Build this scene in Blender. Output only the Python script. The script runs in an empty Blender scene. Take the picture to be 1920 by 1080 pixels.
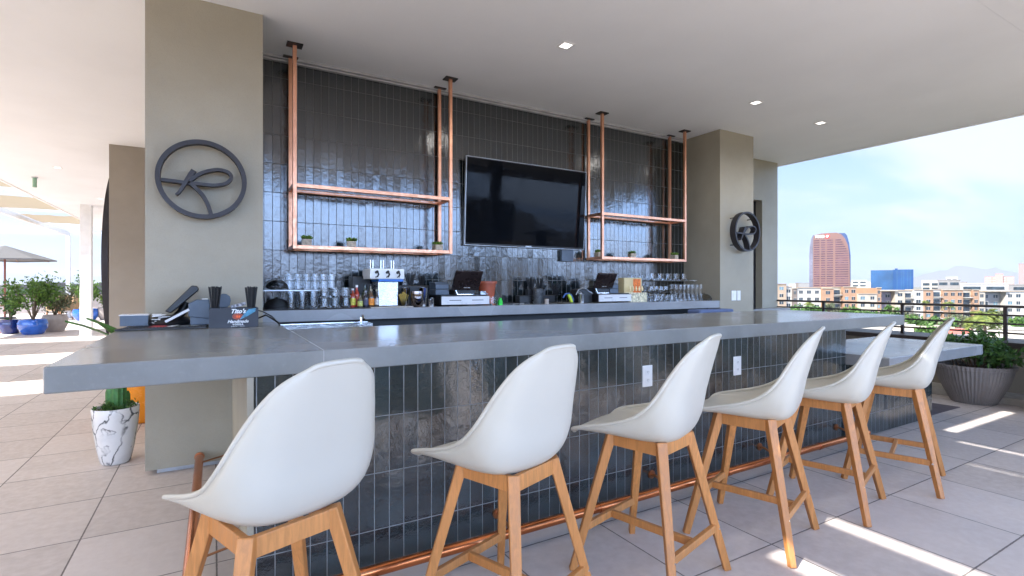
import bpy, bmesh, math, random
from mathutils import Vector, Matrix
R = math.radians
rnd = random.Random(7)
sc = bpy.context.scene
col = sc.collection

# ------------------------------------------------------------------ camera
TH = math.atan(558 / 960)
S_, C_ = math.sin(TH), math.cos(TH)
cam_d = bpy.data.cameras.new('camera')
cam = bpy.data.objects.new('camera', cam_d)
col.objects.link(cam)
cam.location = (0, 0, 1.36)
cam.rotation_euler = (R(90), 0, -TH)
cam_d.sensor_width = 36
cam_d.lens = 18.0
cam_d.shift_y = -5 / 1920
cam_d.clip_start = 0.05
cam_d.clip_end = 40000
sc.camera = cam

# ------------------------------------------------------------------ light
SUNV = Vector((-1.07, -0.16, 1.0)).normalized()
EL = math.asin(SUNV.z)
AZ = math.atan2(SUNV.x, SUNV.y)          # clockwise from +Y
world = bpy.data.worlds.new('World')
sc.world = world
world.use_nodes = True
wn, wl = world.node_tree.nodes, world.node_tree.links
wn.clear()
w_out = wn.new('ShaderNodeOutputWorld')
w_bg = wn.new('ShaderNodeBackground')
w_bg.inputs[1].default_value = 0.07
sky = wn.new('ShaderNodeTexSky')
sky.sky_type = 'NISHITA'
sky.sun_disc = False
sky.sun_elevation = EL
sky.sun_rotation = AZ
sky.air_density = 1.0
sky.dust_density = 0.6
sky.ozone_density = 1.6
tc = wn.new('ShaderNodeTexCoord')
sep = wn.new('ShaderNodeSeparateXYZ')
wl.new(tc.outputs['Generated'], sep.inputs[0])
def wmath(op, a, b=None):
    n = wn.new('ShaderNodeMath'); n.operation = op
    for i, v in enumerate((a, b)):
        if v is None: continue
        if isinstance(v, (int, float)): n.inputs[i].default_value = v
        else: wl.new(v, n.inputs[i])
    return n.outputs[0]
den = wmath('ADD', wmath('MAXIMUM', sep.outputs[2], 0.0), 0.11)
cmb = wn.new('ShaderNodeCombineXYZ')
wl.new(wmath('DIVIDE', sep.outputs[0], den), cmb.inputs[0])
wl.new(wmath('DIVIDE', sep.outputs[1], den), cmb.inputs[1])
cmap = wn.new('ShaderNodeMapping'); cmap.inputs['Rotation'].default_value = (0, 0, R(20)); cmap.inputs['Scale'].default_value = (0.55, 1.5, 1)
cmap.inputs['Location'].default_value = (1.3, 4.1, 0)
wl.new(cmb.outputs[0], cmap.inputs[0])
cn = wn.new('ShaderNodeTexNoise'); cn.inputs['Scale'].default_value = 0.55; cn.inputs['Detail'].default_value = 7; cn.inputs['Roughness'].default_value = 0.52; cn.inputs['Distortion'].default_value = 0.5
wl.new(cmap.outputs[0], cn.inputs['Vector'])
cr = wn.new('ShaderNodeMapRange'); cr.interpolation_type = 'SMOOTHSTEP'; cr.inputs[1].default_value = 0.45; cr.inputs[2].default_value = 0.66; cr.inputs[4].default_value = 0.8
wl.new(cn.outputs[0], cr.inputs[0])
cm = wn.new('ShaderNodeMixRGB'); cm.inputs[2].default_value = (5.4, 5.7, 6.2, 1)
wl.new(cr.outputs[0], cm.inputs[0])
# pale air along the horizon, and an added boost of low sky behind the viewer for reflections and fill
hz = wn.new('ShaderNodeMapRange'); hz.interpolation_type = 'SMOOTHSTEP'
for i_, v_ in ((1, 0.0), (2, 0.34), (3, 0.85), (4, 0.0)): hz.inputs[i_].default_value = v_
wl.new(sep.outputs[2], hz.inputs[0])
hm_ = wn.new('ShaderNodeMixRGB'); hm_.inputs[2].default_value = (2.5, 3.5, 5.7, 1)
wl.new(hz.outputs[0], hm_.inputs[0])
we_ = wn.new('ShaderNodeMapRange'); we_.interpolation_type = 'SMOOTHSTEP'
for i_, v_ in ((1, 0.0), (2, 0.7), (3, 0.0), (4, 0.95)): we_.inputs[i_].default_value = v_
wl.new(wmath('MULTIPLY', sep.outputs[0], -1.0), we_.inputs[0])
wm_ = wn.new('ShaderNodeMixRGB'); wm_.inputs[2].default_value = (4.4, 4.5, 5.0, 1)
wl.new(we_.outputs[0], wm_.inputs[0]); wl.new(sky.outputs[0], hm_.inputs[1]); wl.new(hm_.outputs[0], wm_.inputs[1]); wl.new(wm_.outputs[0], cm.inputs[1])
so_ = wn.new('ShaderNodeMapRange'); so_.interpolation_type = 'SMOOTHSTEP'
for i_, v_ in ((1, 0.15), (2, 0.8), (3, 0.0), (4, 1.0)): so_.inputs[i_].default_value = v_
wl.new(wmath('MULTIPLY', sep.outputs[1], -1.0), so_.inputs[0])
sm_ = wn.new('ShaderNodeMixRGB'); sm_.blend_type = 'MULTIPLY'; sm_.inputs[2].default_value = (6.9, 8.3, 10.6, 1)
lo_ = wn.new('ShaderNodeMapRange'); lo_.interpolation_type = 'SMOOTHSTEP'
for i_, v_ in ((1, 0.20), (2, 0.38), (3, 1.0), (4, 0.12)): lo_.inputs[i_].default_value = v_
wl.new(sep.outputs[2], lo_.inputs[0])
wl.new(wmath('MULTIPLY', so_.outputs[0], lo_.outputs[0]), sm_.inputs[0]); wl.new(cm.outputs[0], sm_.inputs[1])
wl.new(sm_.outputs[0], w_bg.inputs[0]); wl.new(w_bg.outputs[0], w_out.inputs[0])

sun_d = bpy.data.lights.new('sun', 'SUN')
sun_d.energy = 5.0
sun_d.angle = R(0.6)
sun_d.color = (1.0, 0.965, 0.92)
sun = bpy.data.objects.new('sun', sun_d)
sun.rotation_euler = SUNV.to_track_quat('Z', 'Y').to_euler()
sun.location = (-30, -5, 30)
col.objects.link(sun)

sc.view_settings.view_transform = 'Standard'
sc.view_settings.look = 'None'
sc.view_settings.exposure = 1.5
sc.view_settings.gamma = 1
sc.cycles.max_bounces = 10
sc.cycles.diffuse_bounces = 6
sc.cycles.glossy_bounces = 4
sc.cycles.transmission_bounces = 8
sc.cycles.transparent_max_bounces = 12
sc.cycles.sample_clamp_indirect = 6
sc.cycles.caustics_reflective = False
sc.cycles.caustics_refractive = False

# ------------------------------------------------------------------ materials
class NT:
    def __init__(s, name):
        s.m = bpy.data.materials.new(name); s.m.use_nodes = True
        s.n = s.m.node_tree.nodes; s.l = s.m.node_tree.links
        s.b = s.n['Principled BSDF']
    def new(s, t, **k):
        n = s.n.new('ShaderNode' + t)
        for a, v in k.items(): setattr(n, a, v)
        return n
    def put(s, sock, v):
        if isinstance(v, (int, float)): sock.default_value = v
        elif isinstance(v, (tuple, list)): sock.default_value = tuple(v) + ((1,) if len(v) == 3 and len(sock.default_value) == 4 else ())
        else: s.l.new(v, sock)
    def math(s, op, a, b=0.0, c=0.0):
        n = s.new('Math', operation=op)
        for i, v in enumerate((a, b, c)): s.put(n.inputs[i], v)
        return n.outputs[0]
    def coord(s, kind='Object', scale=(1, 1, 1), loc=(0, 0, 0), rot=(0, 0, 0)):
        t = s.new('TexCoord'); m = s.new('Mapping')
        m.inputs['Scale'].default_value = scale; m.inputs['Location'].default_value = loc; m.inputs['Rotation'].default_value = rot
        s.l.new(t.outputs[kind], m.inputs[0]); return m.outputs[0]
    def noise(s, vec, scale, detail=4, rough=0.55, dist=0.0, dim='3D'):
        n = s.new('TexNoise'); n.noise_dimensions = dim
        n.inputs['Scale'].default_value = scale; n.inputs['Detail'].default_value = detail
        n.inputs['Roughness'].default_value = rough; n.inputs['Distortion'].default_value = dist
        if vec is not None: s.l.new(vec, n.inputs['Vector'])
        return n.outputs[0]
    def ramp(s, f, a, b, lo=0.0, hi=1.0, smooth=True):
        n = s.new('MapRange'); n.interpolation_type = 'SMOOTHSTEP' if smooth else 'LINEAR'
        s.put(n.inputs[0], f); n.inputs[1].default_value = a; n.inputs[2].default_value = b
        n.inputs[3].default_value = lo; n.inputs[4].default_value = hi; return n.outputs[0]
    def mix(s, f, a, b, mode='MIX'):
        n = s.new('MixRGB', blend_type=mode)
        s.put(n.inputs[0], f); s.put(n.inputs[1], a); s.put(n.inputs[2], b); return n.outputs[0]
    def bump(s, h, strength=0.3, dist=0.01, normal=None):
        n = s.new('Bump'); n.inputs['Strength'].default_value = strength; n.inputs['Distance'].default_value = dist
        s.l.new(h, n.inputs['Height'])
        if normal is not None: s.l.new(normal, n.inputs['Normal'])
        return n.outputs[0]
    def set(s, **k):
        for a, v in k.items():
            s.put(s.b.inputs[a.replace('_', ' ')], v)
        return s

def cmul(c, k): return tuple(min(1, x * k) for x in c)
MATS = {}
def mat(name, c, rough=0.5, metal=0.0, var=0.12, scale=6.0, bump=0.0, bscale=60.0, spec=None, coat=0.0, trans=0.0, ior=None, emit=None):
    if name in MATS: return MATS[name]
    t = NT(name)
    v = t.coord()
    n = t.noise(v, scale, 5)
    t.set(Base_Color=t.mix(t.ramp(n, 0.3, 0.7), cmul(c, 1 - var), cmul(c, 1 + var)), Metallic=metal)
    t.set(Roughness=t.ramp(t.noise(v, scale * 2.3, 4), 0.3, 0.7, max(0, rough - 0.06), min(1, rough + 0.06)))
    if bump: t.set(Normal=t.bump(t.noise(v, bscale, 5), bump, 0.01))
    if spec is not None: t.b.inputs['Specular IOR Level'].default_value = spec
    if coat: t.b.inputs['Coat Weight'].default_value = coat; t.b.inputs['Coat Roughness'].default_value = 0.08
    if trans: t.b.inputs['Transmission Weight'].default_value = trans
    if ior: t.b.inputs['IOR'].default_value = ior
    if emit:
        t.b.inputs['Emission Color'].default_value = tuple(emit[:3]) + (1,); t.b.inputs['Emission Strength'].default_value = emit[3]
    MATS[name] = t.m
    return t.m

def tile_mat(name, ax, ay, x0, y0, w, h, g, c0, c1, grout, rough, tilt, wav, wscale, kind='glaze'):
    t = NT(name)
    tcn = t.new('TexCoord'); sp = t.new('SeparateXYZ'); t.l.new(tcn.outputs['Object'], sp.inputs[0])
    U = t.math('DIVIDE', t.math('SUBTRACT', sp.outputs[ax], x0), w)
    V = t.math('DIVIDE', t.math('SUBTRACT', sp.outputs[ay], y0), h)
    fu, fv = t.math('FRACT', U), t.math('FRACT', V)
    iu, iv = t.math('FLOOR', U), t.math('FLOOR', V)
    du = t.math('MULTIPLY', t.math('MINIMUM', fu, t.math('SUBTRACT', 1.0, fu)), w)
    dv = t.math('MULTIPLY', t.math('MINIMUM', fv, t.math('SUBTRACT', 1.0, fv)), h)
    d = t.math('MINIMUM', du, dv)
    wob = t.noise(tcn.outputs['Object'], 45, 2)
    d = t.math('ADD', d, t.math('MULTIPLY', t.math('SUBTRACT', wob, 0.5), g * 0.5))
    tile = t.ramp(d, g * 0.42, g * 0.62)
    cb = t.new('CombineXYZ'); t.l.new(iu, cb.inputs[0]); t.l.new(iv, cb.inputs[1])
    wn_ = t.new('TexWhiteNoise'); wn_.noise_dimensions = '3D'; t.l.new(cb.outputs[0], wn_.inputs['Vector'])
    rv, rc = wn_.outputs['Value'], wn_.outputs['Color']
    ns = t.noise(tcn.outputs['Object'], wscale * 0.6, 5)
    base = t.mix(rv, c0, c1)
    base = t.mix(t.ramp(ns, 0.35, 0.7), base, t.mix(0.5, base, c1))
    if kind == 'glaze':
        sp2 = t.noise(tcn.outputs['Object'], 260, 2)
        base = t.mix(t.ramp(sp2, 0.66, 0.72, 0, 0.5), base, (0.12, 0.15, 0.15))
    else:
        st = t.noise(tcn.outputs['Object'], 1.1, 6, 0.65)
        base = t.mix(t.ramp(st, 0.5, 0.75, 0, 0.35), base, cmul(c0, 0.72))
        sp2 = t.noise(tcn.outputs['Object'], 130, 2)
        base = t.mix(t.ramp(sp2, 0.70, 0.78, 0, 0.35), base, cmul(c0, 0.5))
    t.set(Base_Color=t.mix(tile, grout, base))
    rr = t.ramp(t.noise(tcn.outputs['Object'], wscale, 4), 0.3, 0.75, rough * 0.6, rough * 1.5)
    n = t.new('MixRGB'); t.put(n.inputs[0], tile); n.inputs[1].default_value = (.85, .85, .85, 1); t.l.new(rr, n.inputs[2])
    t.set(Roughness=n.outputs[0])
    geo = t.new('NewGeometry')
    vm = t.new('VectorMath', operation='SUBTRACT'); t.l.new(rc, vm.inputs[0]); vm.inputs[1].default_value = (.5, .5, .5)
    vs = t.new('VectorMath', operation='SCALE'); t.l.new(vm.outputs[0], vs.inputs[0]); vs.inputs['Scale'].default_value = tilt
    va = t.new('VectorMath', operation='ADD'); t.l.new(geo.outputs['Normal'], va.inputs[0]); t.l.new(vs.outputs[0], va.inputs[1])
    vn = t.new('VectorMath', operation='NORMALIZE'); t.l.new(va.outputs[0], vn.inputs[0])
    b1 = t.bump(t.noise(tcn.outputs['Object'], wscale, 3, 0.5), wav, 0.01, vn.outputs[0])
    if kind == 'glaze': b1 = t.bump(t.noise(tcn.outputs['Object'], wscale * 8, 3, 0.6), wav * 0.5, 0.004, b1)
    b2 = t.bump(tile, 0.6, 0.003, b1)
    t.set(Normal=b2)
    return t

M = {}
tt = tile_mat('dark_glazed_tile_wall', 0, 2, 0.011, 0.080, 0.0715, 0.268, 0.0042, (.003, .005, .006), (.009, .014, .016), (.12, .12, .115), 0.12, 0.024, 0.12, 24)
tt.b.inputs['IOR'].default_value = 2.02
M['tile_wall'] = tt.m
tt = tile_mat('dark_glazed_tile_bar', 0, 2, 0.057, -0.067, 0.0715, 0.268, 0.0036, (.004, .008, .010), (.022, .040, .045), (.20, .205, .205), 0.09, 0.06, 0.34, 20)
tt.b.inputs['IOR'].default_value = 1.95
M['tile_bar'] = tt.m
M['paver'] = tile_mat('terrace_paver', 0, 1, 0.01, 1.64, 0.63, 0.63, 0.0075, (.56, .49, .45), (.69, .615, .575), (.20, .175, .16), 0.55, 0.004, 0.12, 25, 'stone').m
M['ceiling'] = mat('ceiling_paint', (.855, .87, .88), 0.8, var=.02, scale=1.2, bump=.05, bscale=90)
M['ceiling'].node_tree.nodes['Principled BSDF'].inputs['Specular IOR Level'].default_value = .2
def stucco(name, c):
    t = NT(name); v = t.coord()
    a = t.noise(v, 1.3, 5, .6); b = t.noise(v, 160, 3, .6)
    base = t.mix(t.ramp(a, .3, .7), cmul(c, .92), cmul(c, 1.07))
    base = t.mix(t.ramp(b, .45, .75, 0, .25), base, cmul(c, .75))
    t.set(Base_Color=base, Roughness=.82, Normal=t.bump(b, .35, .004))
    return t.m
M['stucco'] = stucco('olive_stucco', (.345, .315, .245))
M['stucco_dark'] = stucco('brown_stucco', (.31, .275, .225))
def concrete(name, c, rough):
    t = NT(name); v = t.coord()
    a = t.noise(v, 2.2, 6, .6); b = t.noise(v, 40, 5, .6); d_ = t.noise(v, 300, 2)
    base = t.mix(t.ramp(a, .3, .7), cmul(c, .88), cmul(c, 1.1))
    base = t.mix(t.ramp(b, .5, .8, 0, .4), base, cmul(c, 1.25))
    base = t.mix(t.ramp(d_, .66, .74, 0, .45), base, cmul(c, .6))
    t.set(Base_Color=base, Roughness=t.ramp(t.noise(v, 1.1, 3, .5), .25, .75, rough * .85, rough * 1.35), Normal=t.bump(d_, .03, .001))
    return t.m
M['counter'] = concrete('grey_concrete', (.215, .22, .21), .2)
M['counter_blue'] = concrete('pale_grey_concrete', (.26, .27, .28), .22)
def metal(name, c, rough, stretch=(1, 1, 1), sc_=40):
    t = NT(name); v = t.coord(scale=stretch)
    a = t.noise(v, sc_, 4, .6); b = t.noise(t.coord(), 3, 4)
    t.set(Base_Color=t.mix(t.ramp(b, .3, .7), cmul(c, .85), cmul(c, 1.1)), Metallic=1.0, Roughness=t.ramp(a, .3, .7, rough * .75, rough * 1.3))
    return t.m
M['copper_satin'] = metal('satin_copper', (.84, .43, .27), .42)
M['copper'] = metal('polished_copper_pipe', (.72, .24, .09), .2, (1, 1, 1), 9)
M['copper_old'] = metal('aged_copper', (.42, .19, .09), .38, (1, 1, 1), 14)
M['steel'] = metal('stainless_steel', (.66, .66, .66), .24, (1, 1, 12), 20)
M['chrome'] = metal('polished_steel', (.8, .8, .8), .08)
M['galv'] = metal('galvanised_steel', (.5, .52, .54), .4)
M['black_metal'] = mat('black_metal', (.012, .012, .014), .42, spec=.5)
M['sign_metal'] = mat('dark_grey_sign_metal', (.028, .026, .030), .5, metal=0, var=.1, spec=.35)
M['bronze'] = mat('dark_bronze_paint', (.035, .026, .024), .45, spec=.5)
M['shell'] = mat('white_moulded_plastic', (.50, .485, .42), .36, var=.015, scale=3, spec=.5)
def wood(name, c, axis='z'):
    t = NT(name)
    oi = t.new('ObjectInfo')
    tc_ = t.new('TexCoord'); va = t.new('VectorMath', operation='ADD'); t.l.new(tc_.outputs['Object'], va.inputs[0])
    vs = t.new('VectorMath', operation='SCALE'); vs.inputs[0].default_value = (3.1, 5.7, 9.3); t.l.new(oi.outputs['Random'], vs.inputs['Scale'])
    t.l.new(vs.outputs[0], va.inputs[1])
    mp = t.new('Mapping'); mp.inputs['Scale'].default_value = (1, 1, .12); t.l.new(va.outputs[0], mp.inputs[0])
    a = t.noise(mp.outputs[0], 70, 6, .62, .6); b = t.noise(mp.outputs[0], 9, 3, .5, .5)
    base = t.mix(t.ramp(a, .35, .68), cmul(c, .72), cmul(c, 1.12))
    base = t.mix(t.ramp(b, .3, .7), base, t.mix(.5, base, cmul(c, .78)))
    base = t.mix(t.math('MULTIPLY', oi.outputs['Random'], .45), base, cmul(c, .62))
    t.set(Base_Color=base, Roughness=t.ramp(a, .3, .7, .34, .5), Normal=t.bump(a, .12, .002))
    return t.m
M['wood'] = wood('oiled_light_wood', (.60, .255, .075))
M['wood_dark'] = wood('teak_wood', (.30, .15, .07))
M['glass'] = mat('clear_glass', (.97, .98, .99), .02, var=0, trans=1, ior=1.45)
M['black_gloss'] = mat('black_gloss_screen', (.004, .005, .007), .03, var=0, coat=0, ior=1.18)
M['black_plastic'] = mat('black_plastic', (.008, .008, .009), .4, bump=.05, bscale=300)
M['grey_plastic'] = mat('blue_grey_plastic', (.075, .10, .135), .42)
M['white_plastic'] = mat('white_plastic', (.78, .78, .76), .35, var=.02)
M['white_paint'] = mat('white_paint', (.78, .78, .77), .5, var=.04)
M['drawer'] = mat('light_grey_enamel', (.62, .62, .63), .32, var=.03)
M['emit_lamp'] = mat('lamp_glow', (1, 1, 1), .5, var=0, emit=(1, .95, .88, 1.0))
M['blue_glaze'] = mat('bright_blue_glaze', (.015, .10, .42), .12, var=.25, scale=5, coat=.5)
M['cobalt'] = mat('deep_cobalt_glaze', (.008, .02, .12), .12, coat=.5)
M['taupe'] = mat('taupe_fibrestone', (.40, .35, .31), .7, bump=.1, bscale=30)
M['orange'] = mat('orange_glaze', (.72, .24, .015), .25, var=.08)
M['terracotta'] = mat('red_plastic_terracotta', (.42, .095, .045), .4)
M['soil'] = mat('dark_soil', (.03, .022, .016), .95, bump=1, bscale=90)
M['gravel'] = mat('planter_gravel', (.28, .2, .15), .8, var=.6, scale=160, bump=1, bscale=160)
M['planter_grey'] = mat('ribbed_grey_planter', (.20, .185, .18), .45, var=.1)
M['planter_green'] = mat('dark_green_glaze', (.02, .028, .02), .3)
def marble():
    t = NT('white_marble_pattern'); v = t.coord()
    n = t.noise(v, 5, 4, .5)
    va = t.new('VectorMath', operation='SCALE'); cbx = t.new('CombineXYZ')
    t.l.new(n, cbx.inputs[0]); t.l.new(n, cbx.inputs[2]); t.l.new(cbx.outputs[0], va.inputs[0]); va.inputs['Scale'].default_value = .35
    vb = t.new('VectorMath', operation='ADD'); t.l.new(t.coord(scale=(1, 1, .45), rot=(.4, .5, 0)), vb.inputs[0]); t.l.new(va.outputs[0], vb.inputs[1])
    vr = t.new('TexVoronoi', feature='DISTANCE_TO_EDGE'); vr.inputs['Scale'].default_value = 7; t.l.new(vb.outputs[0], vr.inputs['Vector'])
    vein = t.ramp(vr.outputs['Distance'], 0.0, .07, 1, 0)
    amt = t.math('MULTIPLY', vein, t.ramp(t.noise(v, 6, 3), .34, .55))
    soft = t.ramp(t.noise(v, 9, 5), .5, .75, 0, .25)
    base = t.mix(soft, (.72, .71, .69), (.42, .43, .44))
    t.set(Base_Color=t.mix(amt, base, (.06, .065, .07)), Roughness=.22)
    return t.m
M['marble'] = marble()
def leafmat(name, c, c2):
    t = NT(name); v = t.coord()
    gi = t.new('NewGeometry')
    t.set(Base_Color=t.mix(gi.outputs['Random Per Island'], c, c2), Roughness=.5)
    # thin leaves let light through
    tr = t.new('BsdfTranslucent'); t.l.new(t.b.inputs['Base Color'].links[0].from_socket, tr.inputs[0])
    mx = t.new('MixShader'); mx.inputs[0].default_value = .3
    t.l.new(t.b.outputs[0], mx.inputs[1]); t.l.new(tr.outputs[0], mx.inputs[2])
    t.l.new(mx.outputs[0], t.n['Material Output'].inputs['Surface'])
    return t.m
M['leaf'] = leafmat('citrus_leaves', (.035, .09, .015), (.14, .26, .035))
M['leaf_dark'] = leafmat('dark_leaves', (.018, .06, .015), (.11, .23, .045))
M['leaf_city'] = leafmat('street_tree_leaves', (.04, .10, .02), (.12, .23, .05))
M['leaf_palm'] = leafmat('palm_fronds', (.10, .15, .04), (.28, .32, .08))
M['leaf_olive'] = leafmat('grey_olive_leaves', (.08, .10, .05), (.19, .21, .12))
M['moss'] = leafmat('bright_moss', (.05, .13, .01), (.20, .33, .03))
M['cactus'] = mat('cactus_skin', (.04, .16, .035), .5, var=.3, scale=20)
M['bark'] = mat('grey_brown_bark', (.12, .085, .06), .9, var=.3, scale=10, bump=.6, bscale=40)
def fabric(name, c, tl):
    t = NT(name)
    t.set(Base_Color=c, Roughness=.9)
    tr = t.new('BsdfTranslucent'); tr.inputs[0].default_value = tuple(c) + (1,)
    w = t.noise(t.coord(), 400, 2)
    t.set(Normal=t.bump(w, .2, .002))
    mx = t.new('MixShader'); mx.inputs[0].default_value = tl
    t.l.new(t.b.outputs[0], mx.inputs[1]); t.l.new(tr.outputs[0], mx.inputs[2])
    t.l.new(mx.outputs[0], t.n['Material Output'].inputs['Surface'])
    return t.m
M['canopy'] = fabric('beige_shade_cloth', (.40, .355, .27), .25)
M['canopy_filter'] = fabric('added_filter_cloth', (.84, .77, .66), .65)  # near cloth added out of view, translucent to pass softened sun
M['umbrella'] = fabric('grey_umbrella_cloth', (.17, .165, .16), .15)

# ------------------------------------------------------------------ mesh builder
class MB:
    def __init__(s): s.bm = bmesh.new()
    def box(s, x0, x1, y0, y1, z0, z1, m=None):
        vs = [s.bm.verts.new((x, y, z)) for x in (x0, x1) for y in (y0, y1) for z in (z0, z1)]
        if m is not None:
            for v in vs: v.co = m @ v.co
        for f in ((0, 1, 3, 2), (4, 6, 7, 5), (0, 4, 5, 1), (2, 3, 7, 6), (0, 2, 6, 4), (1, 5, 7, 3)):
            s.bm.faces.new([vs[i] for i in f])
        return s
    def bar(s, p0, p1, w, h, w1=None, h1=None, up=(0, 0, 1)):
        p0, p1 = Vector(p0), Vector(p1); d = (p1 - p0).normalized(); up = Vector(up)
        if abs(d.dot(up)) > .98: up = Vector((0, 1, 0))
        a = d.cross(up).normalized(); b = a.cross(d).normalized()
        w1 = w if w1 is None else w1; h1 = h if h1 is None else h1
        r0 = [s.bm.verts.new(p0 + a * sx * w / 2 + b * sy * h / 2) for sx, sy in ((-1, -1), (1, -1), (1, 1), (-1, 1))]
        r1 = [s.bm.verts.new(p1 + a * sx * w1 / 2 + b * sy * h1 / 2) for sx, sy in ((-1, -1), (1, -1), (1, 1), (-1, 1))]
        s.bm.faces.new(r0[::-1]); s.bm.faces.new(r1)
        for i in range(4): s.bm.faces.new((r0[i], r0[(i + 1) % 4], r1[(i + 1) % 4], r1[i]))
        return s
    def tube(s, pts, r, seg=8, closed=False):
        pts = [Vector(p) for p in pts]; n = len(pts)
        rs = r if isinstance(r, (list, tuple)) else [r] * n
        rings = []; prev = None
        for i, p in enumerate(pts):
            if closed: d = (pts[(i + 1) % n] - pts[i - 1]).normalized()
            else: d = (pts[min(i + 1, n - 1)] - pts[max(i - 1, 0)]).normalized()
            if prev is None:
                a = d.orthogonal().normalized()
            else:
                a = (prev - d * prev.dot(d))
                a = a.normalized() if a.length > 1e-6 else d.orthogonal().normalized()
            prev = a; b = d.cross(a)
            rings.append([s.bm.verts.new(p + (a * math.cos(t) + b * math.sin(t)) * rs[i]) for t in [2 * math.pi * k / seg for k in range(seg)]])
        m = n if closed else n - 1
        for i in range(m):
            A, B = rings[i], rings[(i + 1) % n]
            for k in range(seg): s.bm.faces.new((A[k], A[(k + 1) % seg], B[(k + 1) % seg], B[k]))
        if not closed:
            s.bm.faces.new(rings[0][::-1]); s.bm.faces.new(rings[-1])
        return s
    def lathe(s, prof, c=(0, 0, 0), seg=24, ribs=0, rib=0.0, m=None):
        rings = []
        for r, z in prof:
            if r < 1e-5:
                v = s.bm.verts.new((c[0], c[1], c[2] + z)); rings.append([v])
            else:
                ring = []
                for k in range(seg):
                    rr = r * (1 + (rib * (1 if k % 2 else -1) if ribs else 0))
                    t = 2 * math.pi * k / seg
                    ring.append(s.bm.verts.new((c[0] + rr * math.cos(t), c[1] + rr * math.sin(t), c[2] + z)))
                rings.append(ring)
        if m is not None:
            for ring in rings:
                for v in ring: v.co = m @ v.co
        for A, B in zip(rings, rings[1:]):
            if len(A) == 1 and len(B) == 1: continue
            for k in range(seg):
                j = (k + 1) % seg
                if len(A) == 1: s.bm.faces.new((A[0], B[j], B[k]))
                elif len(B) == 1: s.bm.faces.new((A[k], A[j], B[0]))
                else: s.bm.faces.new((A[k], A[j], B[j], B[k]))
        return s
    def prism(s, poly, d0, d1, ax='y'):
        # poly in two axes, extruded along the third between d0 and d1
        def P(u, v, d): return {'y': (u, d, v), 'x': (d, u, v), 'z': (u, v, d)}[ax]
        A = [s.bm.verts.new(P(u, v, d0)) for u, v in poly]; B = [s.bm.verts.new(P(u, v, d1)) for u, v in poly]
        n = len(poly)
        s.bm.faces.new(A[::-1]); s.bm.faces.new(B)
        for i in range(n): s.bm.faces.new((A[i], A[(i + 1) % n], B[(i + 1) % n], B[i]))
        return s
    def ribbon(s, pts, w, y0, y1, closed=False):
        # a flat band following pts (x,z), width w (may vary), given depth in y
        n = len(pts); ws = w if isinstance(w, (list, tuple)) else [w] * n
        L, Rr = [], []
        for i in range(n):
            a = pts[(i - 1) % n] if closed or i else pts[i]; b = pts[(i + 1) % n] if closed or i < n - 1 else pts[i]
            dx, dz = b[0] - a[0], b[1] - a[1]; l = math.hypot(dx, dz); nx, nz = -dz / l * ws[i] / 2, dx / l * ws[i] / 2
            L.append((pts[i][0] + nx, pts[i][1] + nz)); Rr.append((pts[i][0] - nx, pts[i][1] - nz))
        q = [[s.bm.verts.new((p[0], y, p[1])) for p in side] for side in (L, Rr) for y in (y0, y1)]
        La, Lb, Ra, Rb = q
        m = n if closed else n - 1
        for i in range(m):
            j = (i + 1) % n
            s.bm.faces.new((La[i], La[j], Ra[j], Ra[i])); s.bm.faces.new((Lb[i], Rb[i], Rb[j], Lb[j]))
            s.bm.faces.new((La[i], Lb[i], Lb[j], La[j])); s.bm.faces.new((Ra[i], Ra[j], Rb[j], Rb[i]))
        if not closed:
            s.bm.faces.new((La[0], Ra[0], Rb[0], Lb[0])); s.bm.faces.new((La[-1], Lb[-1], Rb[-1], Ra[-1]))
        return s
    def leaves(s, n, fn, size, up=0.3, fold=.25, rn=rnd, asp=.42):
        for _ in range(n):
            p = Vector(fn()); sz = size * rn.uniform(.6, 1.25)
            d = Vector((rn.gauss(0, 1), rn.gauss(0, 1), rn.gauss(0, 1) + up)).normalized()
            a = d.cross(Vector((rn.gauss(0, 1), rn.gauss(0, 1), rn.gauss(0, 1)))).normalized(); nn = a.cross(d)
            v = [s.bm.verts.new(q) for q in (p, p + d * sz * .45 + a * sz * asp * .5 + nn * sz * fold * .3, p + d * sz, p + d * sz * .45 - a * sz * asp * .5 + nn * sz * fold * .3)]
            s.bm.faces.new(v)
        return s
    def build(s, name, m, parent=None, smooth=False, bevel=0, world_space=False, auto=40, recalc=True):
        if recalc: bmesh.ops.recalc_face_normals(s.bm, faces=s.bm.faces)
        me = bpy.data.meshes.new(name); s.bm.to_mesh(me); s.bm.free()
        o = bpy.data.objects.new(name, me); col.objects.link(o)
        me.materials.append(m if not isinstance(m, str) else M[m])
        if parent is not None:
            o.parent = parent
            if world_space:
                pm = Matrix.LocRotScale(parent.location, parent.rotation_euler, (1, 1, 1))
                if parent.parent is not None:
                    q = parent.parent; pm = Matrix.LocRotScale(q.location, q.rotation_euler, (1, 1, 1)) @ pm
                me.transform(pm.inverted())
        if smooth:
            me.shade_smooth()
            me.set_sharp_from_angle(angle=R(auto))
        if bevel:
            b = o.modifiers.new('bevel', 'BEVEL'); b.width = bevel; b.segments = 2; b.limit_method = 'ANGLE'; b.angle_limit = R(40)
            b.harden_normals = False
        return o

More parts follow.
